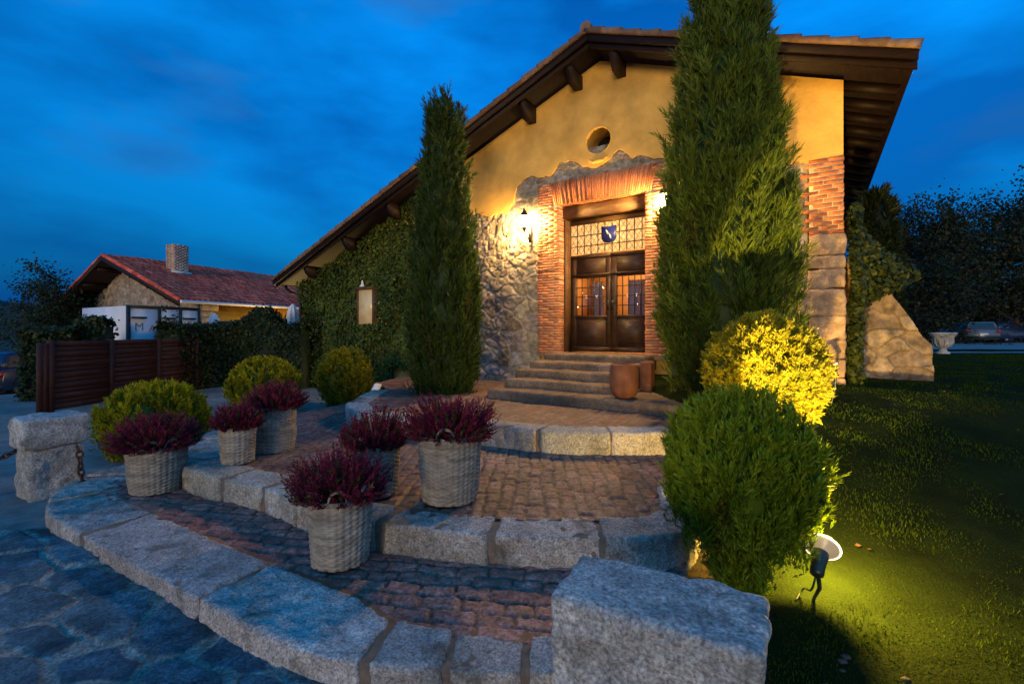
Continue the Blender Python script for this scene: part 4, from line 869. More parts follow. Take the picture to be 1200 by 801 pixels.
mb = MB(); mb.tube([(-.3, -.18, EZ - .09), (LEN, -.18, EZ - .09)], .065, 10); mb.build('gutter', M['cloth'], FH, smooth=True)
np.random.seed(8); mb = MB(); cz0, cz1 = 3.9, 5.76; cx0, cx1, cy0, cy1 = 1.62, 2.27, 3.42, 3.98
mb.box(cx0 + .01, cx1 - .01, cy0 + .01, cy1 - .01, cz0, cz1 - .02, (.50, .36, .28)); z = cz0
while z < cz1 - .03:
    for (a, b, c, d) in ((cx0, cx1, cy0, 0), (cx0, cx1, cy1, 0)):
        s = a - (.1175 if int(round((z - cz0) / .066)) % 2 else 0)
        while s < b - .02: mb.box(max(s, a), min(s + .21, b), c - .008, c + .008, z, z + .05, np.array((.58, .40, .30)) * random.uniform(.88, 1.1), .003); s += .235
    for c in (cx0, cx1):
        s = cy0
        while s < cy1 - .02: mb.box(c - .008, c + .008, s, min(s + .21, cy1), z, z + .05, np.array((.58, .40, .30)) * random.uniform(.88, 1.1), .003); s += .235
    z += .066
ch = mb.build('chimney', M['brick'], FH)
mb = MB(); mb.box(cx0 - .1, cx1 + .1, cy0 - .10, cy1 + .02, 4.33, 4.50); mb.build('flashing', M['cloth'], ch)
# windows on the yellow wall
w1 = MB(); w1.box(3.72, 4.16, ov - .03, ov - .01, .9, 2.4); w1 = w1.build('window', M['grey'], FH); mb = MB(); mb.box(3.66, 3.72, ov - .06, ov - .005, .85, 2.45); mb.box(4.16, 4.22, ov - .06, ov - .005, .85, 2.45); mb.box(3.6, 4.3, ov - .10, ov - .005, 2.45, 2.55); mb.build('frame', M['wood'], w1)
w2 = MB(); w2.box(4.4, 4.9, ov - .03, ov - .01, .9, 2.2); w2 = w2.build('window', M['litwin'], FH); mb = MB()
for i in range(6): q = 4.38 + i * .11; mb.box(q - .012, q + .012, ov - .10, ov - .06, .85, 2.55 if i % 2 else 2.4)
for z in (1.0, 1.5, 2.1): mb.box(4.35, 4.95, ov - .09, ov - .065, z - .02, z + .02)
mb.build('window_grille', M['iron'], w2)

lw = bpy.data.lights.new('wall_lamp', 'POINT'); lw.energy = 200; lw.color = (1, .66, .2); lw.shadow_soft_size = .1; lo = bpy.data.objects.new('wall_lamp', lw); S.collection.objects.link(lo); lo.parent = FH; lo.location = (3.2, -1.0, 1.3)
# white kiosk in front of the gable
KR = math.atan2(.49, -.87); KO = (-11.6, 14.0)
KL, KD = 3.2, 2.2; ld_ = np.array([-.87, .49]); ka = np.array([.387, .922])
KI = thing('kiosk', (KO[0], KO[1], 0), 'white flat roofed kiosk with black framed frosted panes by the farmhouse', 'kiosk')
def kpt(a, b): return ld_ * a + ka * b
def kbox(mb, a0, a1, b0, b1, z0, z1):
    c = [kpt(a0, b0), kpt(a1, b0), kpt(a1, b1), kpt(a0, b1)]; V = [(p[0], p[1], z0) for p in c] + [(p[0], p[1], z1) for p in c]
    mb.add(V, np.array([[0, 1, 2, 3], [7, 6, 5, 4], [0, 4, 5, 1], [1, 5, 6, 2], [2, 6, 7, 3], [3, 7, 4, 0]]))
mb = MB(); kbox(mb, .06, KL, 0, .06, 0, 2.52); kbox(mb, KL - .06, KL, .06, KD, 0, 2.5); kbox(mb, .06, KL - .06, KD - .06, KD, 0, 2.5); kbox(mb, .1, KL - .06, .06, KD - .06, 2.44, 2.5); mb.build('wall', M['white'], KI)
mb = MB()
for b in (0, .86, 1.5, KD - .09): kbox(mb, -.03, .05, b, b + .09, 0, 2.55)
kbox(mb, -.028, .052, .09, KD - .09, 2.46, 2.55); kbox(mb, -.028, .052, .09, KD - .09, 0, .15); kbox(mb, -.05, .03, .0, .05, 2.30, 2.34); mb.build('frame', M['iron'], KI)
for (b0, b1) in ((.09, .86), (.95, 1.5), (1.59, KD - .09)):
    mb = MB(); kbox(mb, .0, .02, b0, b1, .15, 2.46); pn = mb.build('pane', M['frost'], KI)
    mb = MB(); kbox(mb, -.10, -.03, b0 + .02, b0 + .42, 2.14, 2.20); mb.build('pane_lamp', M['iron'], pn)
def letter(ch, a, b0, z, h, parent):
    cu = bpy.data.curves.new('lettering', 'FONT'); cu.body = ch; cu.size = h; cu.extrude = .004
    o = bpy.data.objects.new('lettering', cu); S.collection.objects.link(o); bpy.context.view_layer.update()
    dg = bpy.context.evaluated_depsgraph_get(); me = bpy.data.meshes.new_from_object(o.evaluated_get(dg)); bpy.data.objects.remove(o); me.materials.clear(); me.materials.append(M['ink'])
    o = link('lettering', me, parent); p = kpt(a, b0); o.location = (p[0], p[1], z); o.rotation_euler = (R(90), 0, math.atan2(ka[1], ka[0])); return o
letter('M', -.012, .2, 1.78, .34, KI); letter('A', -.012, .6, 1.74, .30, KI)
mb = MB(); mb.add([tuple(kpt(KL - .38, -.006)) + (2.05,), tuple(kpt(KL - .12, -.006)) + (2.05,), tuple(kpt(KL - .12, -.006)) + (2.33,), tuple(kpt(KL - .38, -.006)) + (2.33,), tuple(kpt(KL - .38, -.001)) + (2.05,), tuple(kpt(KL - .12, -.001)) + (2.05,), tuple(kpt(KL - .12, -.001)) + (2.33,), tuple(kpt(KL - .38, -.001)) + (2.33,)], np.array([[0, 1, 2, 3], [4, 7, 6, 5], [0, 4, 5, 1], [1, 5, 6, 2], [2, 6, 7, 3], [3, 7, 4, 0]])); mb.build('emblem', M['ink'], KI)

# folded parasols
def parasol(px, Y, ztop, label, lean=0):
    p = at(px, HZ, Y); t = thing('parasol', (p[0], p[1], 0), label, 'parasol', 'folded white parasols by the farmhouse'); mb = MB(); n = 40; rings = []
    for (r, z) in [(.29, .95), (.30, 1.1), (.27, 1.6), (.22, 2.1), (.17, 2.4), (.17, 2.45), (.09, 2.66), (.02, 2.74)]:
        th = np.arange(n) * 2 * np.pi / n; rr = r * (1 + .14 * np.cos(8 * th)); rings.append(p3(rr * np.cos(th), rr * np.sin(th), z * ztop / 2.74))
    mb.add(np.concatenate(rings), np.array([[i * n + k, i * n + (k + 1) % n, (i + 1) * n + (k + 1) % n, (i + 1) * n + k] for i in range(7) for k in range(n)])); mb.build('canopy', M['cloth'], t, smooth=True)
    mb = MB(); mb.tube([(0, 0, 0), (0, 0, 1.0 * ztop / 2.74)], .03); mb.lathe([(.26, 0), (.26, .05), (.05, .08)], 16); mb.build('pole', M['grey'], t)
parasol(343, 16.8, 2.74, 'folded white parasol standing beside the ivy covered house')
parasol(251, 17.2, 2.42, 'lower folded white parasol beside the farmhouse stone corner')
p = at(279, HZ, 17.3); t = thing('cabinet', (p[0], p[1], 0), 'grey cabinet with an overhanging flat top before the yellow wall', 'cabinet', rz=R(20))
mb = MB(); mb.box(-.42, .42, -.3, .3, 0, 1.98); mb.build('body', M['grey'], t); mb = MB(); mb.box(-.58, .58, -.4, .4, 1.985, 2.12); mb.box(-.5, .5, -.35, .35, 1.9, 1.984); mb.build('top', M['iron'], t); mb = MB(); mb.box(-.26, .2, -.32, -.302, .5, 1.85); mb.build('door', M['frost'], t)

# white board at the foot of the ivy, pale rock
A = at(422, 468, 9.7); mb = MB(); mb.prism([(0, 0), (.14, 0), (.44, .56), (.30, .58)], -.03, .03); mb.build('board', M['white'], None, (A[0], 9.75, .08), label='white board leaning at the foot of the ivy', cat='board')
A = at(402, 468, 9.0); P, Fq = rblock((.2, .16, .12), .02, .05, .02, 8, 77, .02); mb = MB(); mb.add(P, Fq, (.5, .48, .46)); mb.build('rock', M['granite'], None, (A[0], 9.0, .2), smooth=True, label='small pale rock beside the round shrub below the ivy', cat='rock')

# ------------------------------------------------------------------ stone posts with chain
def post(loc, rz, cap, base, label, seed, taper=.0):
    t = thing('stone_post', loc, label, 'stone post', 'granite posts flanking the terrace', rz=rz)
    P, Fq = rblock((*base, loc[3] if len(loc) > 3 else .52), .02, .04, .014, 9, seed, .03); link('base_stone', mesh_from('base_stone', P, [Fq], M['granite'], True, np.repeat(np.array([GRAN]) * .95, len(P), 0)), t)
    return t
t = thing('stone_post', (-4.98, 5.02, 0), 'rough two part granite post holding chains at the left', 'stone post', 'granite posts flanking the terrace', rz=R(58))
P, Fq = rblock((.46, .40, .56), .022, .05, .016, 8, 501, .03); P[:, 2] -= .03; link('base_stone', mesh_from('base_stone', P, [Fq], M['granite'], True, np.repeat(np.array([GRAN]) * 1.0, len(P), 0)), t)
P, Fq = rblock((.54, .46, .32), .022, .045, .014, 8, 502, .03); P[:, 2] += .525; link('cap_stone', mesh_from('cap_stone', P, [Fq], M['granite'], True, np.repeat(np.array([GRAN]) * 1.1, len(P), 0)), t)
cx, cy = (.124 + .917) / 2, (1.698 + 1.66) / 2
t = thing('stone_post', (cx, cy, 0), 'big granite post in the right foreground beside the lowest kerb', 'stone post', 'granite posts flanking the terrace', rz=R(-28.5))
P, Fq = rblock((.58, .28, .48), .02, .05, .012, 8, 511, .02); P[:, 2] -= .04; link('base_stone', mesh_from('base_stone', P, [Fq], M['granite'], True, np.repeat(np.array([GRAN]) * 1.0, len(P), 0)), t)
P, Fq = rblock((.70, .36, .37), .0095, .030, .008, 11, 513, .022); P[:, 0] *= 1 + .05 * (P[:, 2] / .37 - .5); P[:, 2] += .435; link('cap_stone', mesh_from('cap_stone', P, [Fq], M['granite'], True, np.repeat(np.array([GRAN]) * 1.08, len(P), 0)), t)
th = np.linspace(0, 2 * np.pi, 16, endpoint=False); lk = MB(); lk.tube(np.stack([.042 * np.cos(th), 0 * th, .026 * np.sin(th)], 1), .0095, 7, closed=True)
lk_me = None
def chain(path, label):
    global lk_me
    P = smooth_path(path, 200); d = np.concatenate([[0], np.cumsum(np.linalg.norm(np.diff(P, axis=0), axis=1))]); n = int(d[-1] / .064)
    t = thing('chain', tuple(P[0]), label, 'chain', 'iron chains on the left stone post')
    for k in range(n):
        s = (k + .5) * .064; p = np.array([np.interp(s, d, P[:, j]) for j in range(3)]); q = np.array([np.interp(min(s + .02, d[-1]), d, P[:, j]) for j in range(3)]) - np.array([np.interp(s - .02, d, P[:, j]) for j in range(3)])
        if lk_me is None: o = lk.build('link', M['rust'], t, smooth=True); lk_me = o.data
        else: o = link('link', lk_me, t)
        qt = Vector(q).to_track_quat('X', 'Z'); from mathutils import Quaternion
        o.rotation_mode = 'QUATERNION'; o.rotation_quaternion = qt @ Quaternion((1, 0, 0), R(90) * (k % 2) + .4); o.location = tuple(p - P[0])
chain([(-5.26, 4.98, .50), (-5.45, 4.95, .40), (-5.75, 4.9, .30), (-6.2, 4.85, .24)], 'rusty iron chain sagging from the left side of the post')
chain([(-4.66, 4.98, .52), (-4.62, 4.97, .44), (-4.61, 4.97, .3), (-4.60, 4.98, .14), (-4.60, 5.0, .05)], 'rusty iron chain hanging straight down the post beside the kerb')

# ------------------------------------------------------------------ baskets with heather
def basket(x, y, z, r, h, hr, hh, lab, lab2, seed, taper=.86, tone=(.25, .22, .18)):
    rng = np.random.RandomState(seed); t = thing('wicker_basket', (x, y, z), lab, 'basket', 'wicker baskets of heather on the terraces', rz=rng.uniform(0, 3))
    ns = int(round(r * 2 * math.pi / .05)); ns += ns % 2; nr = int(h / .017); na = ns * 6; nz = nr * 4
    A, B = np.meshgrid(np.arange(na), np.arange(nz + 1), indexing='ij'); th = A.ravel() * 2 * np.pi / na; v = B.ravel() / nz
    ph = th / (2 * np.pi) * ns; row = np.floor(v * nr); wv = np.cos(np.pi * ph) * np.cos(np.pi * row) * .005 + (np.abs(np.sin(np.pi * ph)) - .5) * .007; rowb = np.abs(np.sin(np.pi * v * nr)) * .005
    bulge = 1 + .02 * np.sin(v * 3) ; rad = r * (taper + (1 - taper) * v) * bulge + wv * .9 + rowb + .006 * fbm(p3(np.cos(th) * 3, np.sin(th) * 3, v * 3), 2, seed)
    V = p3(rad * np.cos(th), rad * np.sin(th), v * h); idx = np.arange(na * (nz + 1)).reshape(na, nz + 1); nx = np.roll(idx, -1, 0)
    Fq = np.stack([idx[:, :-1], nx[:, :-1], nx[:, 1:], idx[:, 1:]], -1).reshape(-1, 4)
    tn = _h(row.astype(np.int64), np.floor(ph / 5).astype(np.int64), row.astype(np.int64) * 0, seed); C = mixc(np.array(tone) * .75, np.array(tone) * 1.25, tn)
    mb = MB(); mb.add(V, Fq, C); Vi = V.copy(); Vi[:, :2] *= .93; mb.add(Vi, Fq[:, ::-1], C)
    mb.build('body', M['wicker'], t, smooth=True)
    rm = MB(); n = 90; tt = np.arange(n) * 2 * np.pi / n
    for o in (0, np.pi): rm.tube(np.stack([(r + .006 * np.cos(tt * 22 + o)) * np.cos(tt), (r + .006 * np.cos(tt * 22 + o)) * np.sin(tt), h + .004 + .008 * np.sin(tt * 22 + o)], 1), .008, 6, np.array(tone), True)
    rm.build('rim', M['wicker'], t, smooth=True)
    for a in (rng.uniform(4.2, 5.2), rng.uniform(4.2, 5.2) + 1.2 * rng.choice([-1, 1])):
        a -= t.rotation_euler[2]; hd = MB(); q = np.linspace(0, np.pi, 14)
        for off in (0, .01): hd.tube(np.stack([r * np.cos(a + .28 * np.cos(q)) , r * np.sin(a + .28 * np.cos(q)), h + (.085 + off) * np.sin(q)], 1), .008, 6, np.array(tone) * .9)
        hd.build('handle', M['wicker'], t, smooth=True)
    mb = MB(); mb.lathe([(.01, h * .9), (r * .9, h * .9)], 20, cap=False); mb.build('soil', M['bark'], t)
    # heather
    hr, hh = hr - .09, hh - .045; n = int(420 + 900 * hr); d = rng.normal(size=(n, 3)); d[:, 2] = np.abs(d[:, 2]) * 1.15 + .2; d = norm(d); ln = (np.sqrt((d[:, :2] ** 2).sum(1)) * (hr - .6 * r) + d[:, 2] * (hh + .05 * h)) * rng.uniform(.55, 1.15, n) * (1 + .18 * fbm(d * 2.2 + seed, 2, seed))
    base = np.zeros((n, 3)); base[:, :2] = d[:, :2] * r * .65; base[:, 2] = h * .95
    tip = base + d * ln[:, None] * .95; tip[:, 2] -= .05 * (1 - d[:, 2]) * hr
    tn = rng.rand(n); col = mixc((.085, .009, .024), (.23, .026, .062), tn); col[rng.rand(n) < .07] = (.14, .09, .05); gr = rng.rand(n) < .10; col[gr] = (.05, .06, .02)
    P = []; D = []; CC = []; LL = []
    for q in (.25, .45, .62, .78, .9):
        P.append(base + (tip - base) * q); D.append(norm(tip - base) + np.array([0, 0, .35])); CC.append(col * (.85 + .3 * q)); LL.append(np.full(n, .06))
    V, Fq, C = blades(np.concatenate(P), np.concatenate(D), np.concatenate(LL), .0075, np.concatenate(CC), 7, .45, seed)
    ht = thing('heather_plant', (x, y, z), lab2, 'heather', 'heathers in the wicker baskets'); mb = MB(); mb.add(V, Fq, C); mb.build('flowers', M['heather'], ht)
    st = MB(); step = max(1, n // 260)
    for i in range(0, n, step): 
        a, b = base[i], tip[i]; st.tube([a, (a + b) / 2, b], [.003, .0025, .0015], 4, (.07, .04, .03))
    st.build('stems', M['heather'], ht)
basket(-3.60, 4.72, Z1, .255, .43, .42, .34, 'grey wicker basket leftmost on the lowest terrace', 'purple heather in the leftmost basket before the round thuja', 601)
basket(-2.93, 4.97, Z2, .172, .37, .25, .28, 'smallest wicker basket at the edge of the middle terrace', 'purple heather in the smallest basket', 602)
basket(-2.80, 5.48, Z2, .232, .50, .37, .30, 'tall wicker basket directly behind the smallest basket', 'wide low purple heather directly behind the smallest heather', 603, .92)
basket(-1.18, 4.02, Z2, .20, .41, .26, .32, 'wicker basket partly hidden behind the nearest basket', 'purple heather between the nearest one and the widest one', 604)
basket(-.52, 3.90, Z2, .262, .53, .39, .33, 'largest wicker basket standing on the middle terrace in the centre', 'large spreading purple heather in the largest central basket', 605, .84)
basket(-1.20, 3.26, Z1, .212, .45, .31, .37, 'nearest wicker basket standing on the lowest terrace by the kerb', 'dark crimson heather in the nearest basket', 606, .86)

# ------------------------------------------------------------------ garden spotlights
def aim(o, loc, tgt): o.location = loc; o.rotation_euler = (Vector(tgt) - Vector(loc)).to_track_quat('-Z', 'Y').to_euler()
def spike_light(base, head, tgt, rad, label, energy, ang, col=(1, .62, .16), blend=.6):
    base, head, tgt = map(lambda v: np.array(v, float), (base, head, tgt)); d = norm(tgt - head); t = thing('garden_spotlight', tuple(base), label, 'spotlight')
    mid = head - d * rad * 1.6; qt = Vector(d).to_track_quat('Z', 'Y').to_euler()
    hb = MB(); hb.lathe([(rad * .22, -rad * 2.1), (rad * .36, -rad * 2.0), (rad * .40, -rad * 1.2), (rad * .46, -rad * .75), (rad * .46, -rad * .5)], 20); o = hb.build('lamp_body', M['plastic'], t, tuple(head - base), smooth=True); o.rotation_euler = qt
    rf = MB(); rf.lathe([(rad * .44, -rad * .52), (rad * .75, -rad * .28), (rad * .97, -rad * .02), (rad, 0)], 32, cap=False); rf.lathe([(rad * .40, -rad * .50), (rad * .72, -rad * .24), (rad * .94, 0), (rad, .002)], 32, cap=False); r = rf.build('reflector', M['reflector'], t, tuple(head - base), smooth=True); r.rotation_euler = qt
    rr = MB(); th = np.arange(40) * 2 * np.pi / 40; rr.tube(p3(rad * np.cos(th), rad * np.sin(th), 0 * th), rad * .06, 8, closed=True); o = rr.build('rim', M['rimglow'], t, tuple(head - base), smooth=True); o.rotation_euler = qt
    bb = MB(); bb.lathe([(.002, -rad * .5), (rad * .2, -rad * .42), (rad * .22, -rad * .3), (rad * .1, -rad * .18), (.002, -rad * .15)], 12); o = bb.build('bulb', M['bulb'], t, tuple(head - base)); o.rotation_euler = qt
    sp = MB(); k = mid - base; sp.tube([(k[0], k[1], k[2]), (k[0] * .8, k[1], k[2] * .55), (0, 0, 0), (0, 0, -.1)], [.014, .012, .009, .005], 8); sp.tube(smooth_path([(k[0], k[1], k[2] + .01), (k[0] - .03, k[1] + .01, k[2] * .5), (-.05, .02, .06), (-.12, -.02, .012)], 14), .006, 6); sp.build('spike', M['plastic'], t, smooth=True)
    l = bpy.data.lights.new('spot_lamp', 'SPOT'); l.energy = energy; l.spot_size = ang; l.spot_blend = blend; l.color = col; l.shadow_soft_size = .04
    lo = bpy.data.objects.new('spot_lamp', l); S.collection.objects.link(lo); aim(lo, tuple(head + d * rad * .15), tuple(tgt))
    return t
hd = at(962, 640, 2.95); bs = at(953, 712, 2.97); bs[2] = float(terrain(bs[0], bs[1])) + .02
spike_light(bs, hd, (4.8, 6.33, 2.74), .105, 'lit spike spotlight on the grass beside the nearest shrub', 1800, R(53), blend=.14)
lf = bpy.data.lights.new('spot_spill', 'POINT'); lf.energy = 270; lf.color = (1, .58, .06); lf.shadow_soft_size = .05; lo = bpy.data.objects.new('spot_spill', lf); S.collection.objects.link(lo); lo.location = (hd[0] + .13, hd[1] + .11, hd[2] + .10)
hd = at(974, 428, 6.2); bs = hd.copy(); bs[2] = float(terrain(bs[0], bs[1])) + .02
spike_light(bs, hd, (2.2, 7.6, 6.5), .075, 'small black spike spotlight between the golden shrub and the house corner', 200, R(100))

# ------------------------------------------------------------------ grass and fallen leaves
rng = np.random.RandomState(9); n = 130000; yy = .9 + 18.5 * rng.rand(n * 3) ** 1.9; xx = 1.0 + rng.rand(n * 3) ** 1.25 * 20
ok = (xx < .2 + 1.16 * yy) & (xx > 1.06 + .95 * ss((yy - 2.1) / 2.6) + .25 * fbm(p3(xx * 2, yy * 2), 3, 2)) & ~((yy > 7.3) & (xx < 5.2 + .66 * (yy - 7.3))); xx, yy = xx[ok][:n], yy[ok][:n]; n = len(xx)
gz = terrain(xx, yy) + .012; h = rng.uniform(.015, .032, n) * np.clip(1 + .9 * fbm(p3(xx * 2.6, yy * 2.6), 3, 3), .45, 2.4); a = rng.rand(n) * 6.283; ln = rng.uniform(0, .8, n) * h; b = rng.rand(n) * 6.283; wd = .0020 + .0010 * yy
p = p3(xx, yy, gz); r = p3(np.cos(a) * wd, np.sin(a) * wd, 0 * a); tipv = p + p3(np.cos(b) * ln, np.sin(b) * ln, h)
V = np.stack([p - r, p + r, tipv], 1).reshape(-1, 3); C = np.repeat(mixc((.022, .046, .004), (.044, .072, .006), rng.rand(n)), 3, 0)
link('grass', mesh_from('grass', V, [np.arange(len(V)).reshape(-1, 3)], M['grass'], False, C), kind='stuff')
n = 80; xx = rng.uniform(2.2, 7, n); yy = rng.uniform(1.8, 8, n); ok = xx < 1.1 * yy; xx, yy = xx[ok], yy[ok]; n = len(xx)
V, Fq, C = leaves(p3(xx, yy, terrain(xx, yy) + .055), np.repeat([[0, 0, 1.]], n, 0), .034, np.repeat([[.10, .055, .025]], n, 0), 4, .4); link('fallen_leaves', mesh_from('fallen_leaves', V, [Fq], M['leaf'], False, C), kind='stuff')
mb = MB()
for k in range(46):
    x, y = rng.uniform(1.15, 2.0), rng.uniform(1.5, 2.55); s = rng.uniform(.01, .032); P, Fq = rblock((s * 1.5, s * 1.2, s), s * .4, s * .4, s * .1, 12, k, s * .1); mb.add(P + np.array([x, y, float(terrain(x, y)) - .005]), Fq, np.array((.07, .06, .05)) * rng.uniform(.5, 1.6))
mb.build('pebbles', M['granite'], None, smooth=True, kind='stuff')

# ------------------------------------------------------------------ trees
def tree(loc, h, cr, n, size, label, seed, c1=(.010, .016, .006), c2=(.024, .034, .010), low=.25, group=None):
    rng = np.random.RandomState(seed); t = thing('tree', loc, label, 'tree', group); tr = MB(); tips = []
    tr.tube(smooth_path([(0, 0, -.2), (.1, 0, h * .25), (-.05, .1, h * .55), (.05, 0, h * .85)], 12), np.linspace(h * .03, h * .008, 12), 8)
    for k in range(44):
        z0 = h * rng.uniform(low * .7, .8); a = rng.rand() * 6.283; q = (z0 / h - low) / (1 - low); rr = cr * rng.uniform(.55, 1.05) * (1 - .55 * max(0, q) ** 2); up = rng.uniform(.15, .5) * rr + .1 * h * max(q, 0)
        e = np.array([math.cos(a) * rr, math.sin(a) * rr, z0 + up]); m = np.array([math.cos(a + .2) * rr * .5, math.sin(a + .2) * rr * .5, z0 + up * .35]); tr.tube(smooth_path([(0, 0, z0), m, e], 8), np.linspace(h * .009, h * .002, 8), 5); tips += [e, m * .4 + e * .6, m]
        for q_ in range(3):
            b0 = m + (e - m) * rng.uniform(.2, 1); e2 = b0 + rng.normal(size=3) * rr * .28 + np.array([0, 0, rr * .14]); tr.tube([b0, (b0 + e2) / 2 + .03, e2], [h * .003, h * .002, h * .001], 4); tips.append(e2)
    tips.append(np.array([0, 0, h * .97])); tips.append(np.array([cr * .2, 0, h * .9])); tips = np.array(tips)
    tr.build('trunk', M['bark'], t)
    i = rng.randint(0, len(tips), n); g = rng.normal(size=(n, 3)) * cr * .095 * rng.uniform(.6, 1.5, len(tips))[i][:, None]; P = tips[i] + g; P[:, 2] = np.maximum(P[:, 2], h * low * .5)
    col = mixc(c1, c2, np.clip(rng.rand(len(tips))[i] + .2 * rng.normal(size=n), 0, 1)); V, Fq, C = leaves(P, rng.normal(size=(n, 3)) + np.array([0, -.3, .6]), size, col, seed, .5)
    mb = MB(); mb.add(V, Fq, C); mb.build('crown', M['leaf'], t); return t
g = 'dark trees beyond the car park'
tree((32.0, 38, .8), 11.0, 5.0, 17000, .21, 'dark leafy tree beyond the urn right of the house', 701, group=g, low=.12)
tree((38.5, 40, .8), 10.5, 4.8, 17000, .21, 'dark leafy tree rising directly behind the parked cars', 702, group=g, low=.12)
tree((44.5, 40, .8), 13.5, 5.6, 18000, .22, 'tallest dark tree at the right edge with ragged gaps', 703, group=g, low=.1)
tree((42.0, 47, .8), 11.0, 5.5, 12000, .26, 'dark tree filling the gap between the two nearer trees', 704, group=g, low=.1)
tree((27.0, 31, .8), 5.2, 3.2, 9000, .17, 'low dark bushy tree right behind the stone buttress', 705, group=g, low=.06)
tree((38.5, 35.5, .8), 5.5, 3.0, 7000, .17, 'low bushy tree at the far right beyond the second car', 706, (.016, .022, .007), (.03, .038, .012), low=.06)
tree((-21.0, 21.5, -.3), 4.7, 2.0, 9000, .10, 'leafy tree rising behind the left hedge beside the farmhouse', 707, (.014, .026, .012), (.03, .05, .02), low=.25)
tree((-23.5, 24.5, -.3), 4.0, 1.7, 6000, .11, 'smaller leafy tree at the left end of the hedge', 708, (.014, .026, .012), (.03, .05, .02), low=.2)
tree((-13.2, 24.5 + 9, 0), 6.7, 1.3, 1300, .16, 'treetop showing just above the farmhouse ridge', 709, (.02, .018, .012), (.05, .04, .025), low=.5)

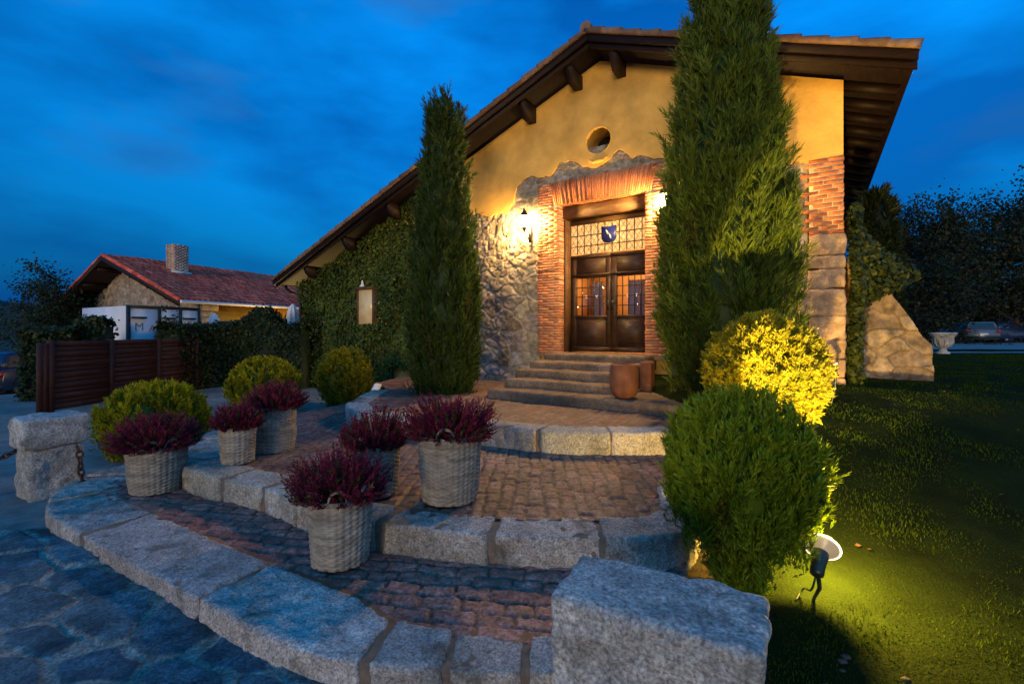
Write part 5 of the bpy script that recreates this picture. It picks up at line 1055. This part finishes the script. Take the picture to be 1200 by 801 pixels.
# ------------------------------------------------------------------ cars
def car(loc, rz, paint, label, L=4.3, Wd=1.76, ht=1.46, wagon=False):
    t = thing('parked_car', loc, label, 'car', rz=rz); hw_ = Wd / 2                      # x forward, rear at -L/2
    low = [(-L / 2, .30), (-L / 2 - .03, .52), (-L / 2 + .02, .86), (-L / 2 + .12, .95), (L / 2 - 1.15, .95), (L / 2 - .35, .82), (L / 2 - .03, .66), (L / 2 + .02, .42), (L / 2 - .06, .26), (-L / 2 + .1, .24)]
    cab = [(-L / 2 + .06, .945), (-L / 2 + (.25 if wagon else .62), ht - .03), (-L / 2 + (.6 if wagon else .95), ht), (.25, ht), (.62, ht - .06), (L / 2 - 1.05, .945)]
    def loft(poly, wb):
        poly = np.array(poly); n = len(poly); secs = []
        for yv, k in ((-1, 1), (-.94, 0), (.94, 0), (1, 1)):
            p = poly.copy(); c = p.mean(0); p = c + (p - c) * (1 - .05 * k); wv = np.interp(p[:, 1], [.2, .95, ht], [wb, wb, wb * .78]); secs.append(p3(p[:, 0], yv * wv, p[:, 1]))
        V = np.concatenate(secs); Fq = [[s * n + i, s * n + (i + 1) % n, (s + 1) * n + (i + 1) % n, (s + 1) * n + i] for s in range(3) for i in range(n)]
        return V, [np.array(Fq), np.array([list(range(n))[::-1], list(range(3 * n, 4 * n))])]
    mb = MB(); mb.add(*loft(low, hw_)); mb.build('body', paint, t); mb = MB(); mb.add(*loft(cab, hw_ * .95)); mb.build('cabin', paint, t)
    gl = MB(); x0, x1 = -L / 2 + (.25 if wagon else .62), .62
    a, b = cab[0], cab[1]; q = lambda f: (a[0] + (b[0] - a[0]) * f - .012, a[1] + (b[1] - a[1]) * f)
    (xa, za), (xb, zb) = q(.16), q(.88); gl.add([(xa, -hw_ * .74, za), (xa, hw_ * .74, za), (xb, hw_ * .66, zb), (xb, -hw_ * .66, zb)], np.array([[0, 3, 2, 1]])); gl.build('rear_window', M['carglass'], t)
    a2, b2 = cab[5], cab[4]; gl = MB(); gl.add([(a2[0] - .05 + .02, -hw_ * .74, a2[1] + .06), (a2[0] - .03, hw_ * .74, a2[1] + .06), (b2[0] + .06, hw_ * .66, b2[1] - .04), (b2[0] + .06, -hw_ * .66, b2[1] - .04)], np.array([[0, 1, 2, 3]])); gl.build('windscreen', M['carglass'], t)
    for sg in (-1, 1):
        gl = MB(); f = lambda z: sg * (np.interp(z, [.95, ht], [hw_ * .95, hw_ * .95 * .78]) + .006)
        gl.add([(x0 - .2, f(1.0), 1.0), (L / 2 - 1.3, f(1.0), 1.0), (.52, f(ht - .12), ht - .12), (x0 + .2, f(ht - .12), ht - .12)], np.array([[0, 1, 2, 3]])); gl.build('side_window', M['carglass'], t)
        lt = MB(); lt.box(-L / 2 - .045, -L / 2 + .12, sg * hw_ * .99 - .14 if sg > 0 else -hw_ * .99, sg * hw_ * .99 if sg > 0 else -hw_ * .99 + .14, .70, .90); lt.build('tail_light', M['redlight'], t)
        hl = MB(); hl.box(L / 2 - .32, L / 2 - .02, sg * hw_ * .8 - .15, sg * hw_ * .8 + .15, .60, .72); hl.build('headlight', M['chrome'], t)
        for xw in (-L / 2 + .85, L / 2 - .85):
            wh = MB(); th = np.arange(24) * 2 * np.pi / 24; pr = [(.2, .02), (.31, 0), (.325, .03), (.325, .17), (.31, .2)]; V = np.concatenate([np.stack([xw + r_ * np.cos(th), np.full(24, sg * (hw_ + .012 - d_)), .325 + r_ * np.sin(th)], 1) for r_, d_ in pr]); wh.add(V, np.array([[i * 24 + k, i * 24 + (k + 1) % 24, (i + 1) * 24 + (k + 1) % 24, (i + 1) * 24 + k] for i in range(4) for k in range(24)])); w_ = wh.build('wheel', M['rubber'], t)
            rm = MB(); V = np.concatenate([np.stack([xw + r_ * np.cos(th), np.full(24, sg * (hw_ + .012 - d_)), .325 + r_ * np.sin(th)], 1) for r_, d_ in ((.205, .02), (.17, .035), (.05, .02))]); rm.add(V, [np.array([[i * 24 + k, i * 24 + (k + 1) % 24, (i + 1) * 24 + (k + 1) % 24, (i + 1) * 24 + k] for i in range(2) for k in range(24)]), np.array([list(range(48, 72))])]); rm.build('rim', M['chrome'], w_)
    pl = MB(); pl.box(-L / 2 - .05, -L / 2 - .02, -.26, .26, .56, .67); pl.build('number_plate', M['white'], t)
    bp = MB(); bp.box(-L / 2 - .07, -L / 2 + .15, -hw_ * .97, hw_ * .97, .30, .48); bp.build('bumper', M['plastic'], t)
    return t
car((-18.0, 16.6, -.44), R(112), M['carblue'], 'dark blue car parked at the left edge beside the hedge')
p = at(1147, HZ, 33.0); car((p[0], 33.6, .95), R(62), M['carsilver'], 'grey estate car with its rear turned to the lawn', wagon=True)
p = at(1184, HZ, 34); car((p[0] + .6, 35.2, .95), R(20), M['carblue'], 'dark blue car parked right of the grey estate car')

# stone urn
p = at(1105, HZ, 17.0); mb = MB(); mb.lathe([(.20, 0), (.20, .06), (.13, .09), (.09, .16), (.11, .2), (.20, .27), (.27, .38), (.29, .50), (.32, .62), (.40, .72), (.40, .77), (.33, .77), (.28, .62), (.02, .5)], 28, (.62, .58, .54)); u_ = mb
th = np.arange(12) * 2 * np.pi / 12
for a in th: u_.tube([(.21 * math.cos(a), .21 * math.sin(a), .27), (.285 * math.cos(a), .285 * math.sin(a), .4), (.30 * math.cos(a), .30 * math.sin(a), .52)], [.012, .028, .016], 6, (.62, .58, .54))
u_.build('stone_urn', M['granite'], None, (p[0], 17.0, float(terrain(p[0], 17.0)) + .04), smooth=True, label='pale fluted stone urn on the lawn beside the buttress', cat='urn')
